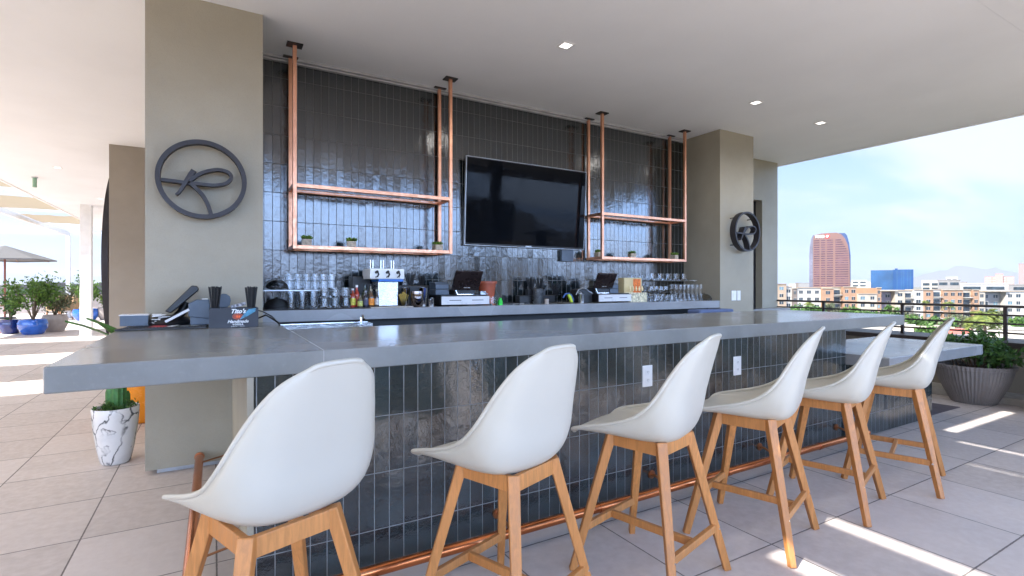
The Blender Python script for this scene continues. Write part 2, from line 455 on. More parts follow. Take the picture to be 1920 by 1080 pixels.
def tag(o, label, cat, group=None, kind=None):
    o['label'] = label; o['category'] = cat
    if group: o['group'] = group
    if kind: o['kind'] = kind
    return o
def struct(o): o['kind'] = 'structure'; return o
def thing(name, label, cat, loc=(0, 0, 0), rz=0.0, group=None):
    o = bpy.data.objects.new(name, None); col.objects.link(o); o.empty_display_size = .2
    o.location = loc; o.rotation_euler = (0, 0, rz)
    return tag(o, label, cat, group)
def clone(o, parent=None):
    kids = [c for c in col.objects if c.parent == o]
    c = o.copy(); col.objects.link(c)
    if parent is not None: c.parent = parent
    for k in kids: clone(k, c)
    return c
def text_mesh(body, size, mtl, parent, name, loc, rot=(R(90), 0, 0), shear=0.0, extrude=.0006, spacing=1.0, bold=0.0):
    cu = bpy.data.curves.new('t', 'FONT'); cu.body = body; cu.size = size; cu.align_x = 'CENTER'; cu.align_y = 'CENTER'
    cu.shear = shear; cu.extrude = extrude; cu.space_character = spacing; cu.offset = bold
    o = bpy.data.objects.new('t', cu); col.objects.link(o)
    dg = bpy.context.evaluated_depsgraph_get()
    me = bpy.data.meshes.new_from_object(o.evaluated_get(dg))
    bpy.data.objects.remove(o)
    ob = bpy.data.objects.new(name, me); col.objects.link(ob); me.materials.clear(); me.materials.append(M[mtl] if isinstance(mtl, str) else mtl)
    ob.parent = parent; ob.location = loc; ob.rotation_euler = rot
    return ob

CZ = 3.486          # ceiling height
WT = 1.07           # bar top
# ------------------------------------------------------------------ setting
gm = NT('city_ground'); v = gm.coord()
a = gm.noise(v, .012, 6, .6); b = gm.noise(v, .08, 5, .6)
gm.set(Base_Color=gm.mix(gm.ramp(a, .42, .58), gm.mix(gm.ramp(b, .4, .6), (.34, .29, .24), (.20, .18, .16)), gm.mix(gm.ramp(b, .4, .6), (.05, .08, .03), (.16, .15, .11))), Roughness=.9)
M['ground'] = gm.m
g = MB(); n = 48
ring = [g.bm.verts.new((15000 * math.cos(2 * math.pi * k / n), 15000 * math.sin(2 * math.pi * k / n), -14)) for k in range(n)]
g.bm.faces.new(ring)
struct(g.build('ground', 'ground'))
hm = NT('distant_hills'); hm.set(Base_Color=(.17, .16, .16), Roughness=1.0)
hills = MB(); prev = None
def hill_h(t):
    h = 20 + 30 * max(0, math.sin(t * 7.3 + 1)) + 25 * max(0, math.sin(t * 17.1)) + 12 * math.sin(t * 41) + 6 * math.sin(t * 97)
    for c, w, hh in ((R(18.2), R(3.0), 235), (R(23), R(5), 60), (R(12), R(4), 120), (R(-60), R(3.5), 640), (R(-66), R(4), 380), (R(-50), R(6), 260), (R(-80), R(5), 330), (R(118), R(9), 60), (R(16), R(6), 60)):
        d = (t - c + math.pi) % (2 * math.pi) - math.pi
        h += hh * math.exp(-(d / w) ** 2) * (1 + .08 * math.sin(t * 160) + .05 * math.sin(t * 310))
    return h
NH = 720
for k in range(NH + 1):
    t = 2 * math.pi * k / NH; h = hill_h(t)
    cur = [hills.bm.verts.new((rr * math.cos(t), rr * math.sin(t), zz)) for rr, zz in ((11000, -14.5), (11800, h * .55), (12600, h), (14000, h * .3))]
    if prev:
        for i in range(3): hills.bm.faces.new((prev[i], cur[i], cur[i + 1], prev[i + 1]))
    prev = cur
struct(hills.build('hills', hm.m, smooth=True, auto=180))

# terrace deck (our own roof terrace)
d = MB(); d.box(-22, 9.1, -7.0, 36, -.35, 0)
struct(d.build('terrace_deck', 'paver'))
d = MB(); d.box(-21.8, 9.0, -6.9, 35.9, -14, -.354)
struct(d.build('building_base', 'stucco'))
# ceiling
c = MB(); c.box(-3.7, 8.64, 1.56, 26.5, CZ, CZ + .42)
struct(c.build('ceiling', 'ceiling'))
c = MB()
c.box(-3.76, -3.70, 1.29, 26.5, CZ - .012, CZ + .30); c.box(8.64, 8.70, 1.29, 26.5, CZ - .012, CZ + .30)
t = tag(c.build('roof_fascia', 'white_paint'), 'thin white metal edging along the left and right sides of the roof soffit', 'roof edging')

# boards added beyond the soffit, slots cut to throw sun streaks on the floor
fr = thing('added_streak_boards', 'flat boards added in front of the bar soffit, slotted to shape the sun streaks', 'awning', (2.5, .6, CZ - .05))
cuts = [(-1.42, -1.20, 1.02), (-.80, -.60, 1.09), (1.13, 1.24, 1.2), (1.76, 1.89, 1.34)]
xs = -4.0
for (a0, a1, ye) in cuts + [(9.2, 9.2, 1.34)]:
    if a1 > a0: MB().box(xs, a0, -.05, 1.557, CZ - .004, CZ + .09).build('board', 'ceiling', fr, world_space=True)
    else:
        MB().box(xs, a0, -.05, 1.455, CZ - .004, CZ + .09).build('board', 'ceiling', fr, world_space=True)
        MB().box(xs, 2.1, 1.456, 1.557, CZ - .003, CZ + .088).build('filler_board', 'ceiling', fr, world_space=True)
        MB().box(3.65, a0, 1.456, 1.557, CZ - .003, CZ + .088).build('filler_board', 'ceiling', fr, world_space=True)
    if a1 > a0: MB().box(a0 + .002, a1 - .002, ye, 1.556, CZ - .003, CZ + .088).build('filler_board', 'ceiling', fr, world_space=True)
    xs = a1
MB().box(-4.0, 9.2, -.16, -.052, CZ - .16, CZ + .06).build('edge_beam', 'white_paint', fr, world_space=True)

# structural pillars and walls
p = thing('pillar', 'wide olive stucco pillar carrying the larger ring sign', 'pillar', (-.05, 4.8, 0))
MB().box(-.427, .33, 4.465, 5.6, .035, CZ).build('shaft', 'stucco', p, world_space=True)
MB().box(-.36, .31, 4.50, 5.6, 0, .034).build('plinth', 'galv', p, world_space=True)
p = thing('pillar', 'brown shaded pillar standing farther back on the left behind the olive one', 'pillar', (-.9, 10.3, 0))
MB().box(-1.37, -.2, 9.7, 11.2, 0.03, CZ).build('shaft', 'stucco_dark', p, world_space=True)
MB().box(-1.34, -.22, 9.73, 11.15, 0, .03).build('plinth', 'galv', p, world_space=True)
p = thing('pillar', 'olive grey pillar right of the tiled wall with the smaller ring sign', 'pillar', (6.3, 5.0, 0))
MB().box(5.947, 6.67, 4.60, 5.375, 0, CZ).build('shaft', 'stucco', p, world_space=True)
# tiled wall
tw = thing('tiled_wall', 'tall wall of glossy dark glazed tiles behind the bar', 'wall', (3.1, 5.3, 0))
MB().box(.332, 5.945, 5.22, 5.5, 0, 3.44).build('tile_face', 'tile_wall', tw, world_space=True)
e = MB(); e.box(.332, 5.945, 5.19, 5.5, 3.442, 3.460); e.box(.332, 5.945, 5.165, 5.5, 3.462, CZ - .001)
e.build('trim', mat('grey_trim', (.40, .40, .41), .6), tw, world_space=True)
# side wall with doorway
sw = thing('side_wall', 'beige grey wall with a dark doorway beside the right pillar', 'wall', (7.6, 5.5, 0))
w = MB(); w.box(8.04, 8.473, 5.38, 5.75, 0, CZ); w.box(6.671, 8.04, 5.38, 5.75, 2.80, CZ); w.box(6.671, 7.2, 5.38, 5.75, 0, 2.80)
w.build('wall', 'stucco', sw, world_space=True)
MB().box(7.201, 8.039, 5.50, 5.56, 0.0, 2.799).build('door', 'black_metal', sw, world_space=True)
MB().box(6.68, 8.473, 5.15, 5.375, .93, .975).build('ledge', 'counter_blue', sw, world_space=True)
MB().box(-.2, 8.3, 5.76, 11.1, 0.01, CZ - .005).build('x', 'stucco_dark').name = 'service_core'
tag(bpy.data.objects['service_core'], 'brown stucco core of the roof pavilion behind the tiled wall', 'wall')
# white post
p = thing('post', 'white square steel post at the left edge of the roof soffit', 'post', (-2.95, 17.45, 0))
MB().box(-3.06, -2.82, 17.33, 17.57, .012, CZ).build('shaft', 'white_paint', p, world_space=True, bevel=.008)
MB().box(-3.13, -2.75, 17.26, 17.64, 0.001, .012).build('base_plate', 'white_paint', p, world_space=True)
p = thing('post', 'dark steel post at the front edge of the soffit facing the television', 'post', (4.97, .98, 0))
MB().box(4.88, 5.06, .88, 1.06, 0.012, CZ - .052).build('shaft', 'bronze', p, world_space=True)
MB().box(4.82, 5.12, .82, 1.12, 0.001, .012).build('base_plate', 'bronze', p, world_space=True)

# ------------------------------------------------------------------ downlights
lproto = thing('downlight', 'lit square downlight nearest the top of the picture', 'ceiling light', (2.69, 3.68, CZ), group='recessed ceiling downlights')
q = .062
r_ = MB()
for x0, x1, y0, y1 in ((-q, q, -q, -q + .018), (-q, q, q - .018, q), (-q, -q + .018, -q + .018, q - .018), (q - .018, q, -q + .018, q - .018)): r_.box(x0, x1, y0, y1, -.006, -.0005)
r_.build('trim', 'white_paint', lproto)
MB().box(-q + .019, q - .019, -q + .019, q - .019, -.004, -.0008).build('lens', 'emit_lamp', lproto)
for x, y, lb in ((5.44, 3.72, 'square downlight between the nearest one and the one by the right edge'), (6.85, 3.76, 'square downlight nearest the open right side of the soffit'),
                 (-2.445, 12.1, 'small lit downlight over the left walkway, nearer one'), (-2.41, 15.9, 'small lit downlight over the left walkway, farther one by the post')):
    o = clone(lproto); o.location = (x, y, CZ); o['label'] = lb
for i, (x, y) in enumerate(((2.69, 3.68), (5.44, 3.72), (6.85, 3.76), (-2.445, 12.1), (-2.41, 15.9))):
    ld = bpy.data.lights.new('downlight_lamp', 'SPOT'); ld.energy = 22; ld.spot_size = R(165); ld.spot_blend = 1; ld.shadow_soft_size = .12; ld.color = (1, .96, .91)
    lo = bpy.data.objects.new('downlight_lamp', ld); col.objects.link(lo); lo.location = (x, y, CZ - .02)
# sprinkler head on the left
sp = thing('sprinkler', 'small green tinted sprinkler hanging from the left soffit', 'sprinkler', (-3.05, 13.4, CZ))
MB().lathe([(0, -.02), (.05, -.02), (.05, -.001), (0, -.001)]).build('flange', 'galv', sp)
MB().tube([(0, 0, -.02), (0, 0, -.2)], .035, 8).build('body', mat('green_tint', (.25, .42, .3), .5), sp)

# ------------------------------------------------------------------ bar counter
bar = thing('bar_counter', 'long dark tiled bar with thick grey concrete top', 'bar counter', (2.6, 2.9, 0))
cm_ = MB(); poly = [(-.525, 2.40), (5.84, 2.40), (5.84, 3.65), (.42, 3.65), (.42, 4.463), (-.40, 4.463), (-.545, 4.463)]
cm_.prism(poly, .973, WT, 'z').build('countertop', 'counter', bar, world_space=True, bevel=.006)
MB().box(.145, 4.812, 2.422, 2.52, 0.012, .972).build('tile_front', 'tile_bar', bar, world_space=True)
MB().box(4.70, 4.811, 2.521, 3.4, 0.012, .972).build('end_panel', 'tile_bar', bar, world_space=True)
MB().box(.118, .143, 2.415, 4.46, 0.012, .972).build('end_panel', 'stucco', bar, world_space=True)
MB().box(.144, 4.69, 3.3, 3.4, 0.012, .972).build('back_panel', 'steel', bar, world_space=True)
MB().box(.16, 4.80, 2.424, 2.46, .001, .0118).build('kick_strip', 'black_metal', bar, world_space=True)
s_ = MB(); s_.box(.4215, .4235, 2.398, 2.3995, .975, 1.068); s_.box(.4215, .4235, 2.40, 3.6, 1.0702, 1.0706)
s_.build('joint_line', mat('pale_joint', (.42, .42, .40), .6), bar, world_space=True)
# low bar
lb = thing('low_counter', 'lower grey concrete counter at the right end of the bar', 'counter', (5.8, 2.5, 0))
MB().box(4.815, 6.73, 2.085, 3.05, .66, .76).build('countertop', 'counter_blue', lb, world_space=True, bevel=.006)
MB().box(4.815, 6.351, 2.372, 2.9, .012, .659).build('tile_base', 'tile_bar', lb, world_space=True)

def outlet(x, y, z, lab, name='power_outlet', cat='outlet', w=.085, h=.137, sw=False):
    o = thing(name, lab, cat, (x, y, z), group=('white power outlets on the bar front' if not sw else 'white switch plates'))
    MB().box(-w / 2, w / 2, -.006, 0, -h / 2, h / 2).build('plate', 'white_plastic', o, bevel=.002)
    if sw:
        MB().box(-.018, .018, -.010, -.0062, -.034, .034).build('rocker', 'white_plastic', o)
    else:
        for zz in (-.026, .026):
            MB().box(-.019, .019, -.009, -.0062, zz - .018, zz + .018).build('socket', 'white_plastic', o, bevel=.002)
        m_ = MB()
        for zz in (-.026, .026):
            for xx in (-.007, .007): m_.box(xx - .0012, xx + .0012, -.0096, -.0091, zz - .003, zz + .007)
            m_.box(-.002, .002, -.0096, -.0091, zz - .012, zz - .009)
        m_.build('slots', 'black_plastic', o)
    return o
outlet(2.415, 2.42, .775, 'white outlet plate on the bar tiles between the second and third stools')
outlet(3.315, 2.42, .77, 'white outlet plate on the bar tiles between the third and fourth stools')
outlet(6.235, 4.599, 1.218, 'left one of two switch plates on the right pillar', 'switch_plate', 'switch', .10, .135, True)
outlet(6.340, 4.599, 1.218, 'right one of two switch plates on the right pillar', 'switch_plate', 'switch', .07, .135, True)

# foot rail
fr_ = thing('foot_rail', 'polished copper foot rail along the base of the bar', 'foot rail', (2, 2.25, 0))
MB().tube([(.06, 2.26, .1), (4.83, 2.26, .1)], .026, 16).build('pipe', 'copper', fr_, smooth=True, world_space=True)
MB().tube([(-.095, 2.62, .1), (-.095, 4.40, .1)], .027, 16).build('pipe', 'copper', fr_, smooth=True, world_space=True)
MB().tube([(-.095, 4.40, .1), (-.095, 4.415, .1)], .033, 16).build('end_cap', 'copper_old', fr_, smooth=True, world_space=True)
MB().tube([(-.095, 2.62, .1), (-.088, 2.46, .1), (-.04, 2.34, .1), (.06, 2.26, .1)], .027, 16).build('elbow', 'copper', fr_, smooth=True, world_space=True)
for x in (1.314, 2.452, 3.58, 4.643):
    b_ = MB(); b_.tube([(x, 2.421, .135), (x, 2.412, .135)], .028, 12); b_.tube([(x, 2.412, .135), (x, 2.38, .135), (x + .004, 2.29, .108), (x + .004, 2.262, .102)], .009, 8)
    b_.build('bracket', 'copper_old', fr_, smooth=True, world_space=True)
for x in (1.9, 3.0, 4.1):
    MB().tube([(x - .02, 2.26, .1), (x + .02, 2.26, .1)], .0285, 16).build('collar', 'copper', fr_, smooth=True, world_space=True)
for y in (2.75, 4.25):
    b_ = MB(); b_.tube([(-.095, y, .1), (-.03, y, .112), (.117, y, .14)], .006, 6); b_.tube([(.108, y, .14), (.1175, y, .14)], .025, 10)
    b_.build('bracket', 'copper_old', fr_, smooth=True, world_space=True)

# back counter
bc = thing('back_counter', 'grey concrete back counter under the tiled wall', 'counter', (3.1, 4.9, 0))
MB().box(.334, 5.944, 4.60, 5.218, 1.055, 1.153).build('countertop', 'counter_blue', bc, world_space=True, bevel=.004)
MB().box(.36, 5.93, 4.78, 5.21, 0.01, 1.054).build('cabinet', 'black_metal', bc, world_space=True)
for k in range(5):
    x0 = .40 + k * 1.1
    MB().box(x0, x0 + 1.06, 4.755, 4.779, .12, .98).build('door', 'black_gloss', bc, world_space=True)
# under counter sink and equipment
sk = thing('bar_sink', 'stainless steel bar sink and tray inside the left end of the bar', 'sink', (.9, 4.1, 0))
s_ = MB()
s_.box(.44, 1.18, 4.42, 4.58, 1.00, 1.035); s_.box(.44, .455, 3.67, 4.42, .80, 1.035); s_.box(.44, 1.02, 3.67, 3.70, .94, 1.065); s_.box(1.0, 1.02, 3.70, 4.42, .80, 1.035); s_.box(.44, 1.18, 4.58, 4.59, .6, 1.04)
s_.build('rim', 'steel', sk, world_space=True)
MB().box(.46, 1.0, 3.71, 4.42, .78, .80).build('basin', 'steel', sk, world_space=True)
t_ = MB(); t_.tube([(1.1, 4.5, 1.035), (1.1, 4.5, 1.09), (1.1, 4.44, 1.10), (1.1, 4.40, 1.07)], .011, 8)
t_.build('tap', 'chrome', sk, world_space=True, smooth=True)
ic = thing('ice_bin', 'long black and stainless ice bin behind the bar top', 'ice bin', (3, 3.9, 0))
MB().box(1.25, 5.3, 3.72, 4.3, .2, .985).build('cabinet', 'black_metal', ic, world_space=True)
MB().box(2.6, 5.3, 3.70, 3.715, .93, 1.045).build('lip', 'steel', ic, world_space=True)
tw_ = MB(); tw_.box(1.62, 2.42, 3.74, 4.1, .986, 1.012)
tag(tw_.build('bar_towel', mat('blue_towel', (.01, .06, .42), .9, bump=.6, bscale=150), bevel=.008), 'bright blue folded cloth lying behind the bar top', 'towel')
tw_ = MB(); tw_.box(5.25, 5.92, 4.36, 4.56, 1.0, 1.05)
tag(tw_.build('folded_towel', mat('blue_grey_towel', (.10, .14, .26), .9, bump=.6, bscale=150), bevel=.02), 'blue grey folded towel under the right end of the back counter', 'towel')
bpy.data.objects['folded_towel'].location.z = 0
MB().box(5.22, 5.94, 4.33, 4.59, .5, .998).build('prep_cabinet', 'steel', bevel=.004)
tag(bpy.data.objects['prep_cabinet'], 'steel cabinet below the blue grey towel at the right pillar', 'cabinet')

# ------------------------------------------------------------------ copper shelf frames
def shelf(x0, x1, y0, y1, lab):
    t = thing('shelf_frame', lab, 'shelf', ((x0 + x1) / 2, (y0 + y1) / 2, CZ), group='copper shelf frames hanging above the back counter')
    w = .033; z0, zm = 1.70, 2.245
    for x in (x0, x1):
        for y in (y0, y1):
            MB().box(x - w / 2, x + w / 2, y - w / 2, y + w / 2, z0 - .018, CZ - .012).build('post', 'copper_satin', t, world_space=True, bevel=.002)
            b_ = MB(); b_.box(x - .065, x + .065, y - .05 if y < y1 else y - .045, y + .05 if y < y1 else y + .02, CZ - .012, CZ - .001)
            b_.build('ceiling_bracket', 'black_metal', t, world_space=True)
    for z in (z0, zm):
        for y in (y0, y1): MB().box(x0 + w / 2 + .001, x1 - w / 2 - .001, y - w / 2, y + w / 2, z - w / 2, z + w / 2).build('rail', 'copper_satin', t, world_space=True, bevel=.002)
        for x in (x0, x1): MB().box(x - w / 2 + .001, x + w / 2 - .001, y0 + w / 2 + .001, y1 - w / 2 - .001, z - w / 2, z + w / 2).build('rail', 'copper_satin', t, world_space=True, bevel=.002)
    MB().box(x0 + .02, x1 - .02, y0 + .02, y1 - .02, z0 - .003, z0 + .003).build('glass_shelf', 'glass', t, world_space=True)
    MB().box(x0 + .02, x1 - .02, y0 + .02, y1 - .02, zm - .003, zm + .003).build('glass_shelf', 'glass', t, world_space=True)
    return t
shelf(.612, 2.098, 4.87, 5.17, 'left copper shelf frame hanging beside the television')
shelf(4.135, 5.60, 4.90, 5.17, 'right copper shelf frame hanging between television and pillar')
# little potted succulents
def small_pot(x, y, lab):
    t = thing('succulent_pot', lab, 'potted plant', (x, y, 1.7035), rz=rnd.uniform(-.3, .3), group='tiny succulents in stone cubes on the copper shelves')
    MB().box(-.042, .042, -.042, .042, 0, .072).build('pot', mat('pale_stone_cube', (.42, .35, .27), .8, var=.3, scale=30, bump=.4), t, bevel=.006)
    m_ = MB(); m_.leaves(220, lambda: (rnd.uniform(-.04, .04), rnd.uniform(-.04, .04), .07 + rnd.uniform(0, .018)), .026, up=1.5)
    m_.build('foliage', 'moss', t, recalc=False)
for x, y, lab in ((.72, 4.93, 'succulent cube at the left end of the left copper shelf'), (1.12, 4.95, 'succulent cube in the middle of the left copper shelf'), (1.98, 4.93, 'succulent cube at the right end of the left copper shelf'),
                  (4.18, 5.02, 'succulent cube at the left end of the right copper shelf'), (4.72, 5.0, 'succulent cube in the middle of the right copper shelf'), (5.47, 4.97, 'succulent cube at the right end of the right copper shelf')):
    small_pot(x, y, lab)

# ------------------------------------------------------------------ television
tv = thing('television', 'large wall mounted black television reflecting the sky', 'television', (3.225, 5.17, 2.30))
tv.rotation_euler = (R(3.0), 0, 0)
MB().box(-.83, .83, -.03, .02, -.485, .485).build('housing', 'black_plastic', tv, bevel=.004)
MB().box(-.818, .818, -.033, -.0305, -.465, .473).build('screen', 'black_gloss', tv)
f_ = MB(); f_.box(-.832, .832, -.034, .0, .486, .491); f_.box(-.832, -.827, -.035, .0, -.485, .486); f_.box(.827, .832, -.035, .0, -.485, .486); f_.box(-.832, .832, -.035, .0, -.491, -.486)
f_.build('bezel', 'galv', tv)
MB().box(-.04, .04, -.037, -.0335, -.482, -.472).build('badge', 'galv', tv)
MB().box(-.25, .25, .021, .046, -.2, .2).build('wall_mount', 'black_metal', tv)
bx = MB(); bx.box(3.72, 3.90, 5.17, 5.219, 1.66, 1.80)
tag(bx.build('junction_box', 'grey_plastic', bevel=.004), 'small blue grey box on the tiles under the right corner of the television', 'junction box')

# ------------------------------------------------------------------ ring signs with the looped letter
def ring_sign(cx, ywall, cz, r, lab, depth=.075, stand=.06, mtl='sign_metal', band=.115):
    t = thing('ring_sign', lab, 'sign', (cx, ywall, cz), group='round looped letter signs on the pillars')
    y1 = -stand; y0 = -stand - depth
    circ = [(r * math.cos(2 * math.pi * k / 72), r * math.sin(2 * math.pi * k / 72)) for k in range(72)]
    MB().ribbon(circ, r * band, y0, y1, closed=True).build('ring', mtl, t, smooth=True, auto=50)
    def cat(P, n=10):
        out = []
        for i in range(len(P) - 1):
            p0, p1, p2, p3 = P[max(i - 1, 0)], P[i], P[i + 1], P[min(i + 2, len(P) - 1)]
            for k in range(n):
                u = k / n
                out.append(tuple(.5 * ((2 * p1[j]) + (-p0[j] + p2[j]) * u + (2 * p0[j] - 5 * p1[j] + 4 * p2[j] - p3[j]) * u * u + (-p0[j] + 3 * p1[j] - 3 * p2[j] + p3[j]) * u ** 3) for j in (0, 1)))
        out.append(P[-1]); return out
    sc_ = r
    loop = cat([(-.93, -.10), (-.60, -.11), (-.35, -.13), (-.05, -.13), (.28, -.13), (.55, -.05), (.68, .12), (.60, .26), (.36, .30), (.08, .22), (-.12, .10), (-.30, -.08), (-.38, -.14)])
    loop = [(x * sc_, z * sc_) for x, z in loop]
    stem = cat([(-.20, .22), (-.30, .05), (-.42, -.18), (-.52, -.38), (-.60, -.46)])
    stem = [(x * sc_, z * sc_) for x, z in stem]
    leg = cat([(-.34, -.08), (-.18, -.22), (.0, -.42), (.12, -.66), (.20, -.93)])
    leg = [(x * sc_, z * sc_) for x, z in leg]
    w0 = r * band * .75
    l_ = MB(); l_.ribbon(loop, w0, y0 + .001, y1 - .001); 
    l_.build('letter_loop', mtl, t, smooth=True, auto=50)
    l_ = MB(); l_.ribbon(stem, [w0 * (1.5 - .9 * i / (len(stem) - 1)) for i in range(len(stem))], y0 - .0015, y1 - .003); l_.build('letter_stem', mtl, t, smooth=True, auto=50)
    l_ = MB(); l_.ribbon(leg, w0 * 1.1, y0 + .003, y1 + .002); l_.build('letter_leg', mtl, t, smooth=True, auto=50)
    for an in (45, 135, 225, 315):
        x, z = r * math.cos(R(an)), r * math.sin(R(an))
        MB().tube([(x, y1 + .002, z), (x, 0, z)], .007, 6).build('standoff', 'black_metal', t)
    return t
ring_sign(-.075, 4.465, 2.135, .272, 'dark grey ring sign with looped letter on the left olive pillar', stand=.04, depth=.06)
ring_sign(6.345, 4.60, 2.10, .262, 'smaller looking ring sign with looped letter on the right pillar', depth=.085, band=.085)
bs = thing('ring_sign', 'very large dark ring seen edge on beside the far left pillar', 'sign', (-1.43, 11.44, 1.74), group='round looped letter signs on the pillars')
circ = [(1.64 * math.cos(2 * math.pi * k / 96), 1.64 * math.sin(2 * math.pi * k / 96)) for k in range(96)]
o = MB().ribbon(circ, .13, -.04, .04, closed=True).build('ring', 'sign_metal', bs, smooth=True, auto=50); o.rotation_euler = (0, 0, R(90))
for an in (150, 180, 210):
    MB().tube([(-.0, 1.64 * math.cos(R(an)), 1.64 * math.sin(R(an))), (.06, 1.64 * math.cos(R(an)) + .0, 1.64 * math.sin(R(an)))], .012, 6).build('standoff', 'black_metal', bs)

# ------------------------------------------------------------------ stools
def make_stool():
    t = thing('bar_stool', 'x', 'bar stool', group='white shell bar stools along the bar')
    # --- seat shell : local +Y is where the sitter faces, legs local
    cl = [(.308, .650), (.252, .669), (.145, .664), (.022, .655), (-.085, .650), (-.168, .666), (-.212, .735), (-.236, .850), (-.268, .972), (-.298, 1.072), (-.320, 1.138)]
    rm = [(.290, .654, .175), (.272, .682, .224), (.178, .708, .228), (.062, .738, .231), (-.032, .774, .231), (-.100, .826, .231), (-.145, .884, .220), (-.182, .953, .199), (-.226, 1.028, .170), (-.270, 1.088, .132), (-.304, 1.122, .078)]
    SDZ, SY, SZ, SW, OY, RZ = 0, 1, 1, 1.10, 0, 1
    def interp(P, u):
        n = len(P) - 1; x = min(max(u * n, 0), n - 1e-6); i = int(x); f = x - i
        p0, p1, p2, p3 = P[max(i - 1, 0)], P[i], P[i + 1], P[min(i + 2, n)]
        return [.5 * ((2 * p1[j]) + (-p0[j] + p2[j]) * f + (2 * p0[j] - 5 * p1[j] + 4 * p2[j] - p3[j]) * f * f + (-p0[j] + 3 * p1[j] - 3 * p2[j] + p3[j]) * f ** 3) for j in range(len(p1))]
    NV, NU = 40, 24
    g = MB(); grid = []
    for i in range(NV + 1):
        v = i / NV; cy, cz = interp(cl, v); ry, rz, w = interp(rm, v)
        row = []
        for k in range(NU + 1):
            u = -1 + 2 * k / NU; a = abs(u) ** 2.6
            row.append(g.bm.verts.new((w * SW * math.sin(u * math.pi / 2 * .98) / math.sin(math.pi / 2 * .98), (cy + (ry - cy) * a) * SY + OY, (cz - .64 + (rz - cz) * a * RZ) * SZ + .64 + SDZ)))
        grid.append(row)
    for i in range(NV):
        for k in range(NU): g.bm.faces.new((grid[i][k], grid[i][k + 1], grid[i + 1][k + 1], grid[i + 1][k]))
    bd = [v.co.copy() for v in grid[0]] + [grid[i][NU].co.copy() for i in range(1, NV + 1)] + [v.co.copy() for v in grid[NV][::-1]][1:] + [grid[i][0].co.copy() for i in range(NV - 1, 0, -1)]
    sh = g.build('seat_shell', 'shell', t, smooth=True, auto=180)
    so = sh.modifiers.new('solid', 'SOLIDIFY'); so.thickness = .008; so.offset = 0
    # rolled rim
    for _ in range(3): bd = [(bd[i - 1] + bd[i] * 2 + bd[(i + 1) % len(bd)]) / 4 for i in range(len(bd))]
    MB().tube(bd, .0085, 8, closed=True).build('rolled_rim', 'shell', sh, smooth=True, auto=180)
    # --- base
    bs_ = t
    top, bot, h = .128, .262, .664
    for sx in (-1, 1):
        for sy in (-1, 1):
            l_ = MB(); l_.bar((sx * bot, sy * bot, 0.001), (sx * top, sy * top, h), .030, .034, .046, .042, up=(sx, sy, 0))
            l_.build('leg', 'wood', bs_, bevel=.004)
    za = .632
    for sy in (-1, 1):
        q = top + .004
        MB().bar((-q, sy * q, za), (q, sy * q, za), .022, .06).build('apron', 'wood', bs_, bevel=.003)
        MB().bar((sy * q, -q, za), (sy * q, q, za), .0216, .0596).build('apron', 'wood', bs_, bevel=.003)
    MB().box(-.045, .045, -.035, .055, .632, .652).build('mount_plate', 'black_metal', bs_)
    zs = .205; f = bot + (top - bot) * zs / h
    for sy in (-1, 1):
        MB().bar((-f, sy * f, zs), (f, sy * f, zs), .022, .036).build('stretcher', 'wood', bs_, bevel=.003)
        for sx in (-1, 1): MB().tube([(sx * f, sy * (f + .021), zs), (sx * f, sy * (f + .024), zs)], .006, 8).build('bolt', 'chrome', bs_)
    MB().bar((0, -f + .011, zs), (0, f - .011, zs), .0216, .0356).build('stretcher', 'wood', bs_, bevel=.003)
    return t
stools = [(.157, 1.757, 20, .190, 1.825, 23, 'white shell stool nearest the camera, its curved back filling the lower left'),
          (1.02, 1.785, 21, 1.005, 1.82, 15, 'second white stool from the left, fully in front of the tiles'),
          (1.80, 1.785, 15, 1.80, 1.80, 22, 'third white stool from the left, over the sunlit floor patch by its feet'),
          (2.57, 1.785, 18.5, 2.595, 1.775, 25, 'fourth white stool from the left, just left of the overlapping pair'),
          (3.355, 1.81, 16.5, 3.35, 1.775, 21, 'fifth white stool from the left, in front of the end of the tall bar'),
          (4.165, 1.78, 109, 4.155, 1.775, 21, 'last white stool on the right, in front of the low counter')]
st0 = make_stool()
for i, (x, y, a, sx_, sy_, sa, lab) in enumerate(stools):
    o = st0 if i == 0 else clone(st0)
    o.location = (x, y, 0); o.rotation_euler = (0, 0, R(a)); o['label'] = lab
    for k in [c for c in col.objects if c.parent == o and c.name.startswith('seat_shell')]:
        dv = Matrix.Rotation(-R(a), 3, 'Z') @ Vector((sx_ - x, sy_ - y, 0))
        k.location = dv; k.rotation_euler = (0, 0, R(sa - a))

# ------------------------------------------------------------------ things on the left end of the bar
mt = thing('bar_mat', 'black rubber bar mat with red and white squares on the left bar end', 'bar mat', (-.29, 4.2, WT + .001))
q = MB(); q.prism([(-.545, 4.04), (-.045, 4.0), (-.045, 4.42), (-.42, 4.42)], WT + .001, WT + .014, 'z'); q.build('rubber', 'black_plastic', mt, world_space=True, bevel=.003)
q = MB()
for i in range(26):
    x = -.50 + i * .0175
    q.box(x, x + .007, 4.05 + .0, 4.40 - .25 * max(0, (-.38 - x)) , WT + .0142, WT + .0175)
q.build('nubs', 'black_plastic', mt, world_space=True)
q = MB()
for i, y in enumerate((4.06, 4.15)): q.prism([(-.37, y), (-.29, y - .002), (-.265, y + .06), (-.34, y + .062)], WT + .0178, WT + .0188, 'z')
q.build('red_print', mat('red_print', (.45, .03, .03), .5), mt, world_space=True)
q = MB()
for i in range(5): q.prism([(-.27 + i * .012, 4.05 + i * .066), (-.235 + i * .012, 4.05 + i * .066), (-.225 + i * .012, 4.10 + i * .066), (-.26 + i * .012, 4.10 + i * .066)], WT + .0178, WT + .0188, 'z')
